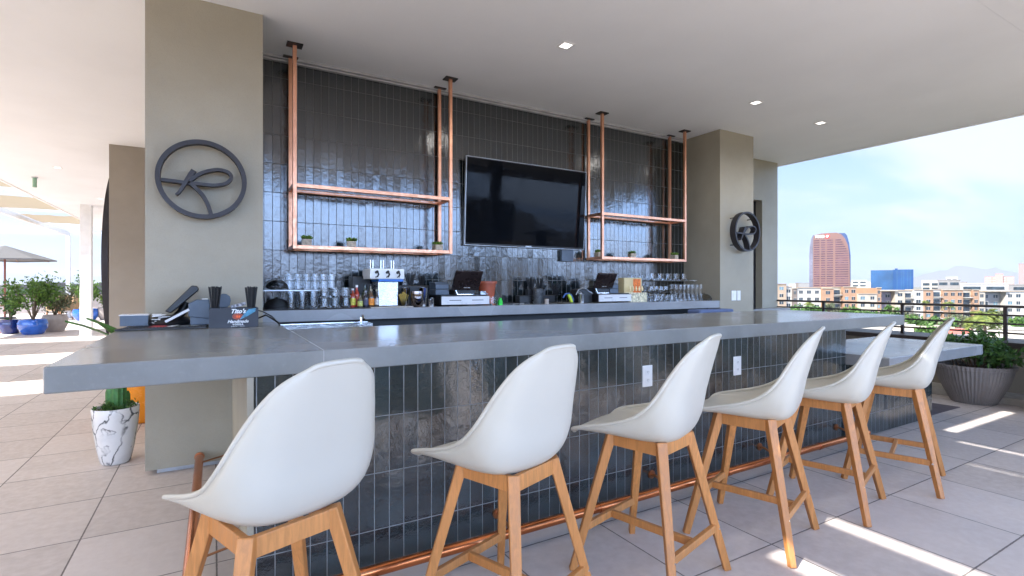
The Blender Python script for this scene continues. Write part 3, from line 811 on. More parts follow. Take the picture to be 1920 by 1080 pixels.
q.box(-.19, -.09, 4.08, 4.088, WT + .0178, WT + .0188); q.box(-.17, -.07, 4.25, 4.258, WT + .0178, WT + .0188)
q.build('white_print', 'white_plastic', mt, world_space=True)

cb = thing('napkin_caddy', 'black box caddy with white and orange printing holding napkins and straws', 'caddy', (.117, 4.05, WT))
x0, x1, y0, y1, zt = -.031, .265, 3.97, 4.13, 1.205
q = MB(); q.box(x0, x1, y0, y0 + .005, WT + .001, zt); q.box(x0, x1, y1 - .005, y1, WT + .001, zt); q.box(x0, x0 + .005, y0 + .005, y1 - .005, WT + .001, zt); q.box(x1 - .005, x1, y0 + .005, y1 - .005, WT + .001, zt)
q.box(x0 + .065, x0 + .07, y0 + .005, y1 - .005, WT + .007, zt); q.box(x0 + .005, x1 - .005, y0 + .005, y1 - .005, WT + .001, WT + .006)
q.build('box', mat('caddy_black', (.010, .009, .014), .4, var=.3), cb, world_space=True)
cxr = .117 - .04 + .047
def onbox(dx, z): return (dx, y0 - 4.05 - .0012, z)
tx = .022
text_mesh("Tito's", .040, 'white_plastic', cb, 'lettering', (tx, y0 - 4.05 - .001, .112), shear=.35, bold=.0012)
text_mesh("Handmade", .029, 'white_plastic', cb, 'lettering', (tx, y0 - 4.05 - .001, .043), shear=.35, bold=.0006)
text_mesh("VODKA", .015, 'white_plastic', cb, 'lettering', (tx, y0 - 4.05 - .001, .023), spacing=1.4, bold=.0006)
text_mesh("AUSTIN * TEXAS", .009, 'white_plastic', cb, 'lettering', (tx, y0 - 4.05 - .001, .010), spacing=1.25)
orr = mat('orange_print', (.85, .13, .015), .5)
q = MB(); q.ribbon([(.031 * math.cos(2 * math.pi * k / 32), .0185 * math.sin(2 * math.pi * k / 32)) for k in range(32)], .0022, -.001, 0, closed=True)
em = q.build('emblem_ring', orr, cb); em.location = (tx, y0 - 4.05 - .0003, .078)
q = MB(); q.prism([(.025 * math.cos(2 * math.pi * k / 24), .0135 * math.sin(2 * math.pi * k / 24)) for k in range(24)], -.0008, 0)
em = q.build('emblem_disc', mat('dark_orange_print', (.40, .05, .012), .5), cb); em.location = (tx, y0 - 4.05 - .0003, .078)
q = MB(); q.prism([(-.009, -.008), (.0, -.009), (-.001, .004), (-.005, .011), (-.009, .002)], -.0014, -.0009); q.prism([(.003, -.008), (.012, -.008), (.013, .002), (.008, .008), (.004, .001)], -.0014, -.0009)
em = q.build('emblem_figures', orr, cb); em.location = (tx, y0 - 4.05 - .0003, .078)
def straws(cx, cy, z, lab, n=46, h=.19, r0=.018, r1=.045):
    t = thing('stirrer_bundle', lab, 'drink stirrers', (cx, cy, z), group='bundles of black drink stirrers')
    q = MB()
    for i in range(n):
        a = rnd.uniform(0, 2 * math.pi); k = math.sqrt(rnd.random()); hh = h + rnd.uniform(-.006, .004)
        q.tube([(r0 * k * math.cos(a), r0 * k * math.sin(a), 0), (r1 * k * math.cos(a), r1 * k * math.sin(a), hh)], .0028, 6)
    q.build('stirrers', 'black_plastic', t)
    return t
straws(.003, 4.05, WT + .09, 'left bundle of black stirrers fanning out of the caddy')
straws(.225, 4.06, WT + .09, 'right bundle of black stirrers fanning out of the caddy', r1=.04)
q = MB(); q.bar((.10, 4.05, 1.21), (.19, 4.05, 1.235), .05, .02); 
tag(q.build('napkin_packet', mat('printed_packet', (.25, .25, .27), .4, var=.9, scale=70)), 'small printed packet lying on the black caddy between the stirrers', 'packet')
q = MB(); q.prism([(.15, 1.125), (.165, 1.150), (.205, 1.195), (.25, 1.203), (.246, 1.18), (.20, 1.15)], 3.9665, 3.9690)
tag(q.build('napkin', mat('teal_napkin', (.06, .22, .33), .6, var=.5, scale=25)), 'teal folded napkin sticking out at the right side of the black caddy', 'napkin')
# till terminal seen from the side
ps = thing('till_terminal', 'black touch screen till tilted back at the left end of the bar', 'till', (-.2, 4.3, WT))
q = MB(); q.bar((-.265, 4.30, 1.19), (-.115, 4.34, 1.345), .24, .045, up=(0, 1, 0))
MB().prism([(-.29, 1.185), (-.255, 1.17), (-.095, 1.325), (-.105, 1.355), (-.135, 1.36)], 4.16, 4.40).build('screen', 'black_plastic', ps, world_space=True, bevel=.006)
q.bm.free()
MB().lathe([(0, 0), (.125, 0), (.13, .018), (.10, .05), (.05, .062), (0, .064)], (-.27, 4.30, WT + .016), 24).build('base', 'black_plastic', ps, world_space=True, smooth=True)
MB().tube([(-.25, 4.3, 1.12), (-.2, 4.3, 1.17), (-.17, 4.3, 1.24)], .03, 10).build('neck', 'black_plastic', ps, world_space=True, smooth=True)
q = MB(); q.bar((-.285, 4.14, 1.115), (-.15, 4.14, 1.195), .01, .016)
q.build('silver_arm', 'drawer', ps, world_space=True)
pr = thing('receipt_printer', 'blue grey receipt printer beside the tilted till on the left', 'printer', (-.09, 4.25, WT))
MB().prism([(-.155, 1.145), (-.155, 1.235), (-.105, 1.262), (-.03, 1.26), (-.02, 1.13), (-.03, 1.125)], 4.14, 4.30).build('cover', 'grey_plastic', pr, world_space=True, bevel=.006)
MB().box(-.145, -.02, 4.145, 4.30, WT + .016, 1.143).build('body', 'grey_plastic', pr, world_space=True, bevel=.006)
MB().box(-.075, -.04, 4.15, 4.18, 1.2625, 1.268).build('paper', 'white_plastic', pr, world_space=True)
q = MB(); q.prism([(.03, 1.19), (.03, 1.285), (.05, 1.30), (.075, 1.298), (.098, 1.28), (.105, 1.25), (.098, 1.215), (.085, 1.205), (.085, 1.19)], 4.28, 4.30)
tag(q.build('customer_display', 'grey_plastic', bevel=.004), 'small rounded blue grey display between the two stirrer bundles', 'display')
q = MB(); q.prism([(.028, 1.086), (.088, 1.086), (.088, 1.189), (.028, 1.189)], 4.20, 4.32)
q.build('display_foot', 'black_plastic', bpy.data.objects['customer_display'])
cn = thing('tray', 'grey plastic bar organiser tray at the far left end of the bar', 'tray', (-.48, 4.35, WT))
q = MB(); q.box(-.545, -.39, 4.26, 4.40, WT + .016, WT + .02); q.box(-.545, -.39, 4.26, 4.265, WT + .02, 1.155); q.box(-.545, -.39, 4.395, 4.40, WT + .02, 1.155); q.box(-.545, -.54, 4.265, 4.395, WT + .02, 1.155); q.box(-.395, -.39, 4.265, 4.395, WT + .02, 1.155)
q.build('bin', 'grey_plastic', cn, world_space=True)
q = MB(); q.box(-.55, -.385, 4.255, 4.405, 1.156, 1.162); q.build('lid', 'drawer', cn, world_space=True)
for i in range(9):
    pass
q = MB()
for i in range(16):
    x = -.37 + rnd.uniform(0, .06); z = WT + .03 + i * .004
    q.box(x, x + .05, 4.20 + rnd.uniform(0, .02), 4.30, z, z + .003)
tag(q.build('paper_stack', 'white_plastic'), 'loose stack of white and dark slips by the grey organiser tray', 'papers')
q = MB()
pts = [(.27, 4.25, 1.11), (.33, 4.2, 1.14), (.36, 4.12, 1.12), (.40, 4.05, 1.09), (.43, 4.0, 1.02)]
q.tube(pts, .006, 8); q.tube([(.25, 4.3, 1.18), (.31, 4.25, 1.165), (.37, 4.2, 1.13), (.41, 4.15, 1.08)], .004, 8)
tag(q.build('black_cable', 'black_plastic', smooth=True), 'black cables drooping off the bar right of the black caddy', 'cable')

# ------------------------------------------------------------------ things on the back counter
BZ = 1.1535
def glassware(kind):
    q = MB()
    if kind == 'pint': P = [(0, 0), (.028, 0), (.031, .01), (.041, .145), (.0385, .145), (.029, .014), (0, .012)]
    if kind == 'pilsner': P = [(0, 0), (.030, 0), (.031, .012), (.024, .03), (.030, .12), (.026, .215), (.024, .215), (.028, .12), (.021, .034), (0, .03)]
    if kind == 'rocks': P = [(0, 0), (.038, 0), (.040, .012), (.043, .088), (.0405, .088), (.0375, .018), (0, .016)]
    if kind == 'dome': P = [(.100, 0), (.097, .03), (.080, .062), (.05, .083), (.012, .09), (.012, .10), (0, .104), (0, .099), (.009, .088), (.05, .080), (.078, .060), (.094, .03), (.097, 0)]
    if kind == 'goblet': P = [(0, 0), (.034, .001), (.034, .004), (.006, .010), (.0045, .085), (.02, .10), (.038, .125), (.040, .15), (.033, .195), (.0315, .195), (.038, .15), (.036, .127), (.018, .104), (0, .096)]
    q.lathe(P, seg=20)
    return q
protos = {}
def put_glass(kind, x, y, z, lab, grp, flip=False):
    if kind not in protos:
        o = glassware(kind).build({'pint': 'pint_glass', 'pilsner': 'tall_beer_glass', 'rocks': 'tumbler', 'dome': 'glass_dome', 'goblet': 'wine_glass'}[kind], 'glass', smooth=True, auto=50)
        protos[kind] = o
    else:
        o = protos[kind].copy(); col.objects.link(o)
    if kind == 'dome': o.data.materials[0] = mat('thin_dome_glass', (.98, .99, 1), .02, var=0, trans=1, ior=1.08)
    o.location = (x, y, z); o.rotation_euler = (R(180) if flip else 0, 0, rnd.uniform(0, 6))
    tag(o, lab, 'glass', grp)
    return o
tray = MB(); tray.box(.36, 1.22, 4.62, 5.1, BZ, BZ + .008)
tag(tray.build('drying_mat', 'black_plastic', bevel=.003), 'thin black mat under the glasses at the left end of the back counter', 'mat')
z = BZ + .0085
put_glass('dome', .455, 4.74, z, 'glass dome lying low at the far left front of the back counter', None)
put_glass('dome', .47, 4.92, z + .16, 'glass dome raised behind the front one beside the left pillar', None)
wr = thing('glass_rack', 'chrome wire rack with a raised deck at the left end of the back counter', 'rack', (.62, 4.95, z))
q = MB()
q.box(.36, .96, 4.84, 5.12, z + .148, z + .156)
for x in (.38, .94):
    for y in (4.86, 5.10): q.tube([(x, y, z), (x, y, z + .148)], .005, 6)
q.build('frame', 'galv', wr, world_space=True)
for i in range(9):
    put_glass('pint', .565 + .052 * (i % 3) * 1.7, 4.69 + .085 * (i // 3) , z, 'tall clear pint glass standing on the black mat in the left group', 'pint glasses on the left mat')
for i in range(6):
    put_glass('pint', .58 + .072 * i, 4.93, z + .157, 'upper deck clear glass above the pint glasses on the left rack', 'glasses on the upper deck of the left rack')
for i in range(3):
    for j in range(2):
        for k in range(2):
            put_glass('rocks', .835 + .092 * i, 4.70 + .10 * j, z + .089 * k, 'short clear tumbler in the stacked block left of the bottles', 'stacked tumblers left of the bottles')
# bottles
def bottle(x, y, h, r, c, lab, band, capc=(.02, .02, .02)):
    t = thing('sauce_bottle', lab, 'bottle', (x, y, BZ + .009))
    t['group'] = 'bottles left of the drink dispenser'
    MB().lathe([(0, 0), (r * .95, 0), (r, .006), (r, h * .55), (r * .85, h * .63), (r * .38, h * .76), (r * .35, h * .90), (0, h * .90)], seg=16).build('body', mat('bottle_' + str(c), c, .15, coat=.4), t, smooth=True, auto=50)
    MB().lathe([(0, h * .901), (r * .45, h * .901), (r * .45, h), (0, h)], seg=12).build('cap', mat('cap_' + str(capc), capc, .4), t)
    MB().lathe([(r * 1.02, h * .12), (r * 1.02, h * .48)], seg=16).build('label', mat('label_' + str(band), band, .5, var=.4, scale=60), t, smooth=True)
bottle(1.075, 4.70, .17, .026, (.30, .03, .01), 'red sauce bottle with yellow label, leftmost of the bottles', (.55, .5, .06), (.7, .7, .7))
bottle(1.125, 4.76, .20, .026, (.45, .04, .02), 'taller red sauce bottle behind the leftmost one', (.55, .1, .04), (.8, .8, .8))
bottle(1.135, 4.67, .115, .024, (.12, .10, .06), 'short bottle with yellow label in front of the red ones', (.40, .42, .10))
bottle(1.185, 4.67, .15, .024, (.02, .02, .03), 'dark bottle with black label in the middle of the bottles', (.05, .05, .09), (.25, .25, .3))
bottle(1.235, 4.68, .165, .028, (.10, .05, .02), 'brown bottle with a bright orange label', (.85, .25, .02), (.3, .25, .15))
bottle(1.292, 4.70, .16, .021, (.04, .03, .02), 'slim dark bottle with a white band, right of the orange label', (.5, .5, .48), (.35, .33, .2))
bottle(1.21, 4.80, .215, .027, (.03, .05, .03), 'tall dark green bottle behind the orange labelled one', (.16, .14, .08))
bottle(1.27, 4.83, .21, .025, (.20, .17, .10), 'tall pale brown bottle behind on the right of the bottle group', (.3, .28, .2))
# drink dispenser
dd = thing('drink_dispenser', 'white and steel slush dispenser with three taps on the back counter', 'dispenser', (1.42, 4.85, BZ))
q = MB(); q.box(1.31, 1.50, 4.72, 4.95, 0 + BZ + .012, 1.395); q.build('column', 'steel', dd, world_space=True, bevel=.006)
q = MB(); q.box(1.23, 1.555, 4.70, 4.98, 1.418, 1.515); q.build('head', 'white_plastic', dd, world_space=True, bevel=.008)
q = MB(); q.box(1.31, 1.545, 4.705, 4.96, 1.396, 1.417); q.build('blue_band', mat('blue_trim', (.03, .18, .60), .35), dd, world_space=True)
MB().box(1.22, 1.62, 4.63, 5.0, BZ, BZ + .010).build('drip_tray', mat('beige_tray', (.40, .37, .32), .5), dd, world_space=True, bevel=.002)
for x in (1.285, 1.385, 1.485):
    q = MB(); q.tube([(x, 4.699, 1.478), (x + .006, 4.67, 1.488)], .012, 8); q.tube([(x + .006, 4.672, 1.488), (x + .012, 4.655, 1.46), (x, 4.66, 1.435)], .008, 8); q.tube([(x, 4.662, 1.44), (x - .014, 4.655, 1.435)], .006, 6)
    q.build('tap', 'black_metal', dd, world_space=True, smooth=True)
    q = MB()
    for dx in (-.012, .012): q.tube([(x + dx, 4.85, 1.516), (x + dx, 4.85, 1.60)], .0045, 6)
    q.build('tube', 'chrome', dd, world_space=True, smooth=True)
# pick holder
pk = thing('pick_cup', 'small glass cup full of yellow wooden picks', 'cup', (1.545, 4.70, BZ + .011))
MB().lathe([(0, 0), (.018, 0), (.03, .07), (.028, .07), (.016, .006), (0, .006)], seg=16).build('cup', 'glass', pk, smooth=True, auto=50)
q = MB()
for i in range(40):
    a = rnd.uniform(0, 6.28); k = math.sqrt(rnd.random())
    p1 = (.045 * k * math.cos(a), .045 * k * math.sin(a), .10 + .03 * (1 - k)); q.tube([(.012 * k * math.cos(a), .012 * k * math.sin(a), .008), p1], .0022, 5); q.lathe([(0, -.006), (.006, 0), (0, .006)], p1, 6)
q.build('picks', mat('yellow_wood', (.55, .40, .10), .6), pk)
def tin(x, y, rb, rt, h, lab, m='chrome', z=BZ):
    o = MB().lathe([(0, 0), (rb, 0), (rb + .001, .004), (rt, h - .004), (rt + .0015, h), (rt - .002, h), (rb - .002, .006), (0, .006)], seg=28).build('shaker_tin', m, smooth=True, auto=50)
    o.location = (x, y, z); tag(o, lab, 'shaker tin', 'steel shaker tins')
tin(1.60, 4.80, .030, .044, .185, 'steel shaker tin behind on the left of the mixing glass')
tin(1.742, 4.70, .030, .044, .185, 'tall steel shaker tin right of the dark mixing glass')
o = MB().lathe([(0, 0), (.035, 0), (.05, .02), (.062, .08), (.058, .15), (.055, .15), (.058, .08), (.046, .022), (0, .01)], seg=28).build('mixing_glass', mat('dark_smoked_chrome', (.30, .26, .25), .06, metal=1), smooth=True, auto=50)
o.location = (1.668, 4.67, BZ); tag(o, 'dark shiny rounded mixing cup between the two steel shakers', 'mixing cup')
tin(1.80, 4.66, .016, .02, .07, 'small steel jigger standing left of the first cash drawer')
tin(1.83, 4.69, .014, .018, .085, 'narrow steel pepper pot just left of the first cash drawer')
# dark straw caddy behind
q = MB(); q.box(1.54, 1.90, 4.95, 5.12, BZ, 1.36)
tag(q.build('storage_crate', 'black_plastic', bevel=.01), 'black crate standing behind the steel shakers', 'crate')
def bundle(x, y, z, n, h, sp, m, lab, cat='straws', grp=None):
    q = MB()
    for i in range(n):
        a = rnd.uniform(0, 6.28); k = math.sqrt(rnd.random())
        q.tube([(x + .02 * k * math.cos(a), y + .02 * k * math.sin(a), z), (x + sp * k * math.cos(a), y + sp * k * math.sin(a), z + h + rnd.uniform(-.02, .02))], .0035, 6)
    tag(q.build('straw_bundle', m), lab, cat, grp)
bundle(1.62, 5.02, 1.362, 26, .09, .05, 'black_plastic', 'black straws sticking up from the crate on its left side')
bundle(1.72, 5.02, 1.362, 30, .12, .06, 'black_plastic', 'taller black straws sticking up in the middle of the crate')
bundle(1.85, 5.03, 1.362, 24, .10, .05, 'black_plastic', 'black straws sticking up at the right side of the crate')
q = MB(); q.box(1.13, 1.30, 4.95, 5.12, BZ, 1.45)
tag(q.build('bottle_crate', 'black_plastic', bevel=.01), 'tall black holder standing behind the sauce bottles', 'crate')

def till(xa, xb, y, lab, side=False):
    t = thing('cash_register', lab, 'cash register', ((xa + xb) / 2, y + .15, BZ), group='cash registers on the back counter')
    MB().box(xa, xb, y + .012, y + .36, BZ + .008, 1.255).build('drawer_case', 'black_plastic', t, world_space=True, bevel=.004)
    MB().box(xa + .004, xb - .004, y, y + .0115, BZ + .014, 1.250).build('drawer_front', 'drawer', t, world_space=True, bevel=.003)
    q = MB()
    for a in (.16, .62): q.box(xa + (xb - xa) * a, xa + (xb - xa) * (a + .24), y - .003, y - .0005, 1.208, 1.214)
    q.build('slot', 'black_plastic', t, world_space=True)
    MB().tube([((xa + xb) / 2, y - .004, 1.178), ((xa + xb) / 2, y - .0005, 1.178)], .007, 10).build('lock', 'galv', t, world_space=True)
    MB().box(xa + .01, xb - .01, y + .03, y + .33, 1.256, 1.264).build('top_mat', 'black_plastic', t, world_space=True)
    return t
c1 = till(1.92, 2.455, 4.68, 'left cash register with white drawer front and tilted dark screen')
c2 = till(3.916, 4.43, 4.70, 'right cash register with white drawer front beside the orange box')
def screen(t, xc, y, w, h, z0):
    q = MB(); T = Matrix.Translation((xc, y, z0)) @ Matrix.Rotation(R(28), 4, 'X') @ Matrix.Shear('XY', 4, (0, 0)) 
    q.box(-w / 2, w / 2, -.012, .012, 0, h, T); q.build('screen', mat('brown_black_screen', (.022, .014, .013), .28), t, world_space=True, bevel=.005)
    q = MB(); q.box(-.03, .005, -.0135, -.0125, .028, .034, T); q.box(.012, .04, -.0135, -.0125, .028, .034, T); q.build('badge', 'drawer', t, world_space=True)
    q = MB(); q.box(xc - w * .38, xc + w * .38, y + .0, y + .16, 1.2645, z0 + .01); q.build('stand', 'black_plastic', t, world_space=True, bevel=.01)
    q = MB(); q.tube([(xc - w * .43, y + .01, z0 + .06), (xc - w * .30, y - .01, 1.268), (xc + w * .3, y - .01, 1.268)], .005, 6); q.build('wire_stand', 'chrome', t, world_space=True, smooth=True)
screen(c1, 2.205, 4.74, .30, .215, 1.315)
screen(c2, 4.03, 4.77, .29, .20, 1.325)
def printer(x0, x1, y, z, lab):
    t = thing('receipt_printer', lab, 'printer', ((x0 + x1) / 2, y, z))
    MB().box(x0, x1, y, y + .18, z, z + .055).build('body', 'grey_plastic', t, world_space=True, bevel=.006)
    MB().prism([(y - .0, z + .057), (y, z + .10), (y + .03, z + .125), (y + .18, z + .13), (y + .18, z + .057)], x0 + .002, x1 - .002, 'x').build('cover', 'grey_plastic', t, world_space=True, bevel=.006)
printer(1.90, 2.045, 4.78, 1.2645, 'dark blue grey receipt printer on the left cash register')
printer(4.14, 4.275, 4.76, 1.2645, 'blue grey receipt printer on the right cash register')
q = MB(); q.box(4.17, 4.25, 4.84, 4.90, 1.396, 1.46); q.box(4.19, 4.28, 4.86, 4.9, 1.40, 1.43)
tag(q.build('card_reader', 'black_plastic', bevel=.006), 'black card reader on top of the right receipt printer', 'card reader')
q = MB(); q.box(2.36, 2.42, 4.70, 4.75, 1.265, 1.30); q.tube([(2.38, 4.70, 1.30), (2.42, 4.70, 1.28), (2.44, 4.69, 1.268)], .006, 6)
tag(q.build('stapler', 'galv', smooth=True), 'small silver stapler at the right side of the left cash register', 'stapler')
# bucket, glass and green cup
q = MB(); q.lathe([(0, 0), (.068, 0), (.10, .225), (.112, .225), (.113, .25), (.098, .25), (.065, .006), (0, .006)], seg=32)
o = q.build('bucket', 'terracotta', smooth=True, auto=40); o.location = (2.56, 4.95, BZ); tag(o, 'red brown plastic bucket behind the left cash register', 'bucket')
put_glass('rocks', 2.50, 4.70, BZ, 'single short clear glass right of the left cash register', None)
q = MB(); q.prism([(-.022, 0), (.024, 0), (.022, .04), (.008, .075), (-.004, .08), (-.018, .045)], -.02, .02)
o = q.build('green_squeezer', mat('bright_green_plastic', (.02, .55, .04), .35), bevel=.006); o.location = (2.565, 4.66, BZ); tag(o, 'bright green plastic squeezer standing beside the short glass', 'squeezer')
q = MB(); q.tube([(2.72, 4.66, BZ + .008), (2.80, 4.68, BZ + .012)], .006, 6); q.tube([(2.80, 4.66, BZ + .01), (2.86, 4.67, BZ + .01)], .009, 6)
tag(q.build('bottle_opener', 'galv'), 'small silver opener lying on the middle of the back counter', 'opener')
q = MB(); q.tube([(2.60, 5.10, BZ + .01), (2.9, 5.12, BZ + .006), (3.15, 5.1, BZ + .008), (3.3, 5.08, BZ + .03)], .006, 8)
tag(q.build('power_cable', 'black_plastic', smooth=True), 'black power cable running along the tiles on the back counter', 'cable')
# middle dark items
q = MB(); q.lathe([(0, 0), (.055, 0), (.06, .02), (.06, .16), (.05, .17), (0, .17)], (3.24, 4.98, BZ), 20)
tag(q.build('knock_bin', mat('smoky_grey_plastic', (.05, .055, .06), .3), smooth=True), 'smoky grey round bin in front of the dark straws in the middle', 'bin')
q = MB(); q.lathe([(0, 0), (.022, 0), (.024, .055), (.02, .055), (0, .05)], (3.19, 4.72, BZ), 16)
tag(q.build('shot_cup', 'taupe', smooth=True, auto=50), 'small grey cup at the front of the back counter below the dark bin', 'cup')
q = MB(); q.box(3.02, 3.52, 5.02, 5.12, BZ, BZ + .09)
tag(q.build('storage_crate', 'black_plastic', bevel=.008), 'low black crate against the tiles in the middle of the back counter', 'crate')
bundle(3.20, 5.06, BZ + .15, 34, .14, .07, 'black_plastic', 'dark straw bundle standing behind the smoky grey bin')
bundle(3.32, 5.06, BZ + .15, 30, .13, .06, 'black_plastic', 'dark straw bundle just right of the smoky grey bin')
bundle(3.55, 5.06, BZ + .08, 30, .14, .07, 'black_plastic', 'dark straw bundle left of the right cash register')
q = MB(); q.box(3.14, 3.38, 5.03, 5.09, BZ + .092, BZ + .16); q.box(3.5, 3.6, 5.03, 5.09, BZ + .092, BZ + .10)
tag(q.build('straw_holder', 'black_plastic'), 'black holder under the dark straw bundles', 'holder')
q = MB(); q.prism([(3.53, 1.165), (3.56, 1.165), (3.53, 1.24), (3.50, 1.262), (3.485, 1.25)], 4.72, 4.75)
tag(q.build('lime_juicer', mat('lime_green_plastic', (.45, .60, .03), .4), bevel=.005), 'lime green citrus press leaning at the middle of the back counter', 'citrus press')
q = MB(); q.tube([(3.42, 4.73, 1.22), (3.45, 4.73, 1.262), (3.50, 4.73, 1.268), (3.54, 4.73, 1.24)], .009, 8); q.prism([(3.53, 1.25), (3.56, 1.262), (3.60, 1.20), (3.59, 1.165), (3.57, 1.165)], 4.76, 4.79)
tag(q.build('blue_scoop', mat('blue_scoop_plastic', (.03, .09, .28), .4), smooth=False), 'blue handled scoop beside the lime green citrus press', 'scoop')
tin(3.66, 4.70, .026, .032, .11, 'steel cup left of the curved black stand', 'chrome')
tin(3.70, 4.78, .02, .026, .13, 'taller steel cup behind the one left of the curved black stand', 'chrome')
q = MB(); pts = []
prof = [(3.72, BZ), (3.60 + .05, 1.25), (3.69, 1.305), (3.75, 1.32), (3.80, 1.312), (3.85, 1.28), (3.90, 1.262), (3.90, BZ)]
q.prism(prof, 4.80, 4.95); tag(q.build('curved_stand', 'black_plastic', bevel=.006), 'black curved guard left of the right cash register', 'stand')
q = MB(); q.tube([(3.655, 4.80, 1.25), (3.695, 4.80, 1.31), (3.75, 4.80, 1.326), (3.80, 4.80, 1.318), (3.85, 4.80, 1.286), (3.905, 4.80, 1.262)], .007, 8)
q.build('rim', 'galv', bpy.data.objects['curved_stand'], smooth=True)
# orange box and cups
bxo = thing('straw_box', 'cream and orange cardboard box beside the right cash register', 'box', (4.62, 4.9, BZ))
q = MB(); q.box(4.45, 4.745, 4.85, 4.96, BZ, 1.455); q.build('carton', mat('cream_card', (.62, .50, .27), .7, var=.08), bxo, world_space=True)
q = MB(); q.box(4.60, 4.725, 4.847, 4.8495, 1.265, 1.44); q.build('orange_print', mat('orange_card_print', (.68, .16, .02), .6, var=.3, scale=50), bxo, world_space=True)
q = MB()
for i in range(5): q.lathe([(0, 0), (.010, 0), (.012, .03), (.006, .045), (.006, .06), (0, .06)], (4.50 + .052 * i, 4.80, 1.29), 10)
q.build('bottle_print', mat('pale_gold', (.85, .72, .42), .4), bxo, world_space=True)
q = MB(); q.box(4.45, 4.76, 4.77, 4.83, BZ, BZ + .115); q.build('front_tray', mat('cream_tray', (.6, .55, .38), .6, var=.5, scale=40), bxo, world_space=True)
# glasses on the right
for i in range(4):
    put_glass('goblet', 4.83 + .085 * i, 4.78, BZ, 'stemmed wine glass standing right of the orange box', 'wine glasses right of the orange box')
for i in range(4):
    put_glass('rocks', 4.86 + .092 * i, 4.69, BZ, 'short tumbler in front of the wine glasses right of the orange box', 'short tumblers right of the orange box')
for i in range(4):
    put_glass('pint', 4.87 + .09 * i, 4.90, BZ + .002, 'pint glass behind the wine glasses right of the orange box', 'pint glasses right of the orange box')
for i in range(7):
    put_glass('pilsner', 5.22 + .08 * i, 4.72, BZ, 'tall slim beer glass in the front row by the right pillar', 'tall beer glasses by the right pillar')
for i in range(6):
    put_glass('pilsner', 5.26 + .08 * i, 4.83, BZ, 'tall slim beer glass in the second row by the right pillar', 'tall beer glasses second row')
rk = thing('glass_rack', 'clear two deck rack at the right end of the back counter', 'rack', (5.5, 5.0, BZ))
q = MB(); q.box(5.05, 5.88, 4.93, 5.15, 1.425, 1.433)
for x in (5.07, 5.86):
    for y in (4.95, 5.13): q.tube([(x, y, BZ), (x, y, 1.425)], .006, 6)
q.build('upper_deck', 'glass', rk, world_space=True)
for i in range(5): put_glass('rocks', 5.13 + .15 * i, 5.03, 1.434, 'short glass on the upper deck of the right rack', 'glasses on the upper deck of the right rack')
put_glass('dome', 5.80, 4.74, BZ, 'glass dome at the right end of the back counter', None)

# ------------------------------------------------------------------ planters close by
mp = thing('marble_planter', 'white marble patterned planter with cactus on the left', 'planter', (-.655, 4.93, 0))
MB().lathe([(0, 0.002), (.085, .002), (.095, .012), (.118, .12), (.137, .25), (.147, .36), (.150, .425), (.147, .43), (.140, .428), (.136, .36), (0, .36)], seg=48).build('pot', 'marble', mp, smooth=True, auto=50)
q = MB(); q.lathe([(0, .40), (.1385, .398)], seg=32)
for i in range(260):
    a = rnd.uniform(0, 6.28); k = .13 * math.sqrt(rnd.random()); r = rnd.uniform(.005, .011); q.lathe([(0, -r * .6), (r, 0), (0, r * .7)], (k * math.cos(a), k * math.sin(a), .402), 6)
q.build('gravel', 'gravel', mp)
q = MB()
for (dx, dy, h, r) in ((.02, 0, .20, .045), (-.03, .03, .16, .035), (.055, .03, .12, .03)):
    prof = [(r * (.75 + .25 * math.sin(min(1, z / .05) * 1.57)), z) for z in [h * k / 10 for k in range(10)]] + [(r * .7, h + r * .5), (0, h + r * .8)]
    q.lathe(prof, (dx, dy, .40), 20, ribs=1, rib=.10)
q.build('cactus', 'cactus', mp, smooth=True, auto=80)
q = MB(); q.leaves(160, lambda: (.035 * rnd.gauss(0, 1) - .03, .03 * rnd.gauss(0, 1) - .05, .41 + abs(rnd.gauss(0, .025))), .035, up=.8)
q.build('small_succulent', 'leaf_dark', mp, recalc=False)
q = MB(); q.leaves(60, lambda: (.02 * rnd.gauss(0, 1) + .09, .03 * rnd.gauss(0, 1) - .03, .42 + abs(rnd.gauss(0, .03))), .03, up=.8)
q.build('small_succulent', 'leaf_dark', mp, recalc=False)
op = thing('orange_planter', 'glossy orange planter with pointed green leaves beside the olive pillar', 'planter', (-.60, 6.35, 0))
MB().lathe([(0, 0.002), (.17, .002), (.19, .02), (.245, .30), (.25, .62), (.24, .625), (.23, .55), (0, .55)], seg=40).build('pot', 'orange', op, smooth=True, auto=50)
q = MB()
for i in range(22):
    a = 2 * math.pi * i / 22 + rnd.uniform(-.2, .2); L = rnd.uniform(.35, .6); tilt = rnd.uniform(.5, 1.25)
    if i in (9, 12): L = .74; tilt = .90; wd2 = 1.6
    elif i in (7, 8, 10, 11, 13, 14): L = .3; tilt = .6
    prev = None; wd = .10 if i in (9, 12) else .055
    for k in range(7):
        u = k / 6; rr = L * u * math.sin(tilt * (.6 + .5 * u)); zz = .56 + L * u * math.cos(tilt * (.6 + .4 * u)) ; w = wd * math.sin(math.pi * min(.98, .25 + .75 * u)) * (1 - .1 * u)
        ca, sa = math.cos(a), math.sin(a)
        cur = [q.bm.verts.new((rr * ca - sgn * w * sa, rr * sa + sgn * w * ca, zz + (.012 if sgn else -.006))) for sgn in (-1, 0, 1)]
        if prev: q.bm.faces.new((prev[0], cur[0], cur[1], prev[1])); q.bm.faces.new((prev[1], cur[1], cur[2], prev[2]))
        prev = cur
q.build('pointed_leaves', mat('agave_green', (.035, .15, .02), .4, var=.3, scale=15), op, recalc=False)

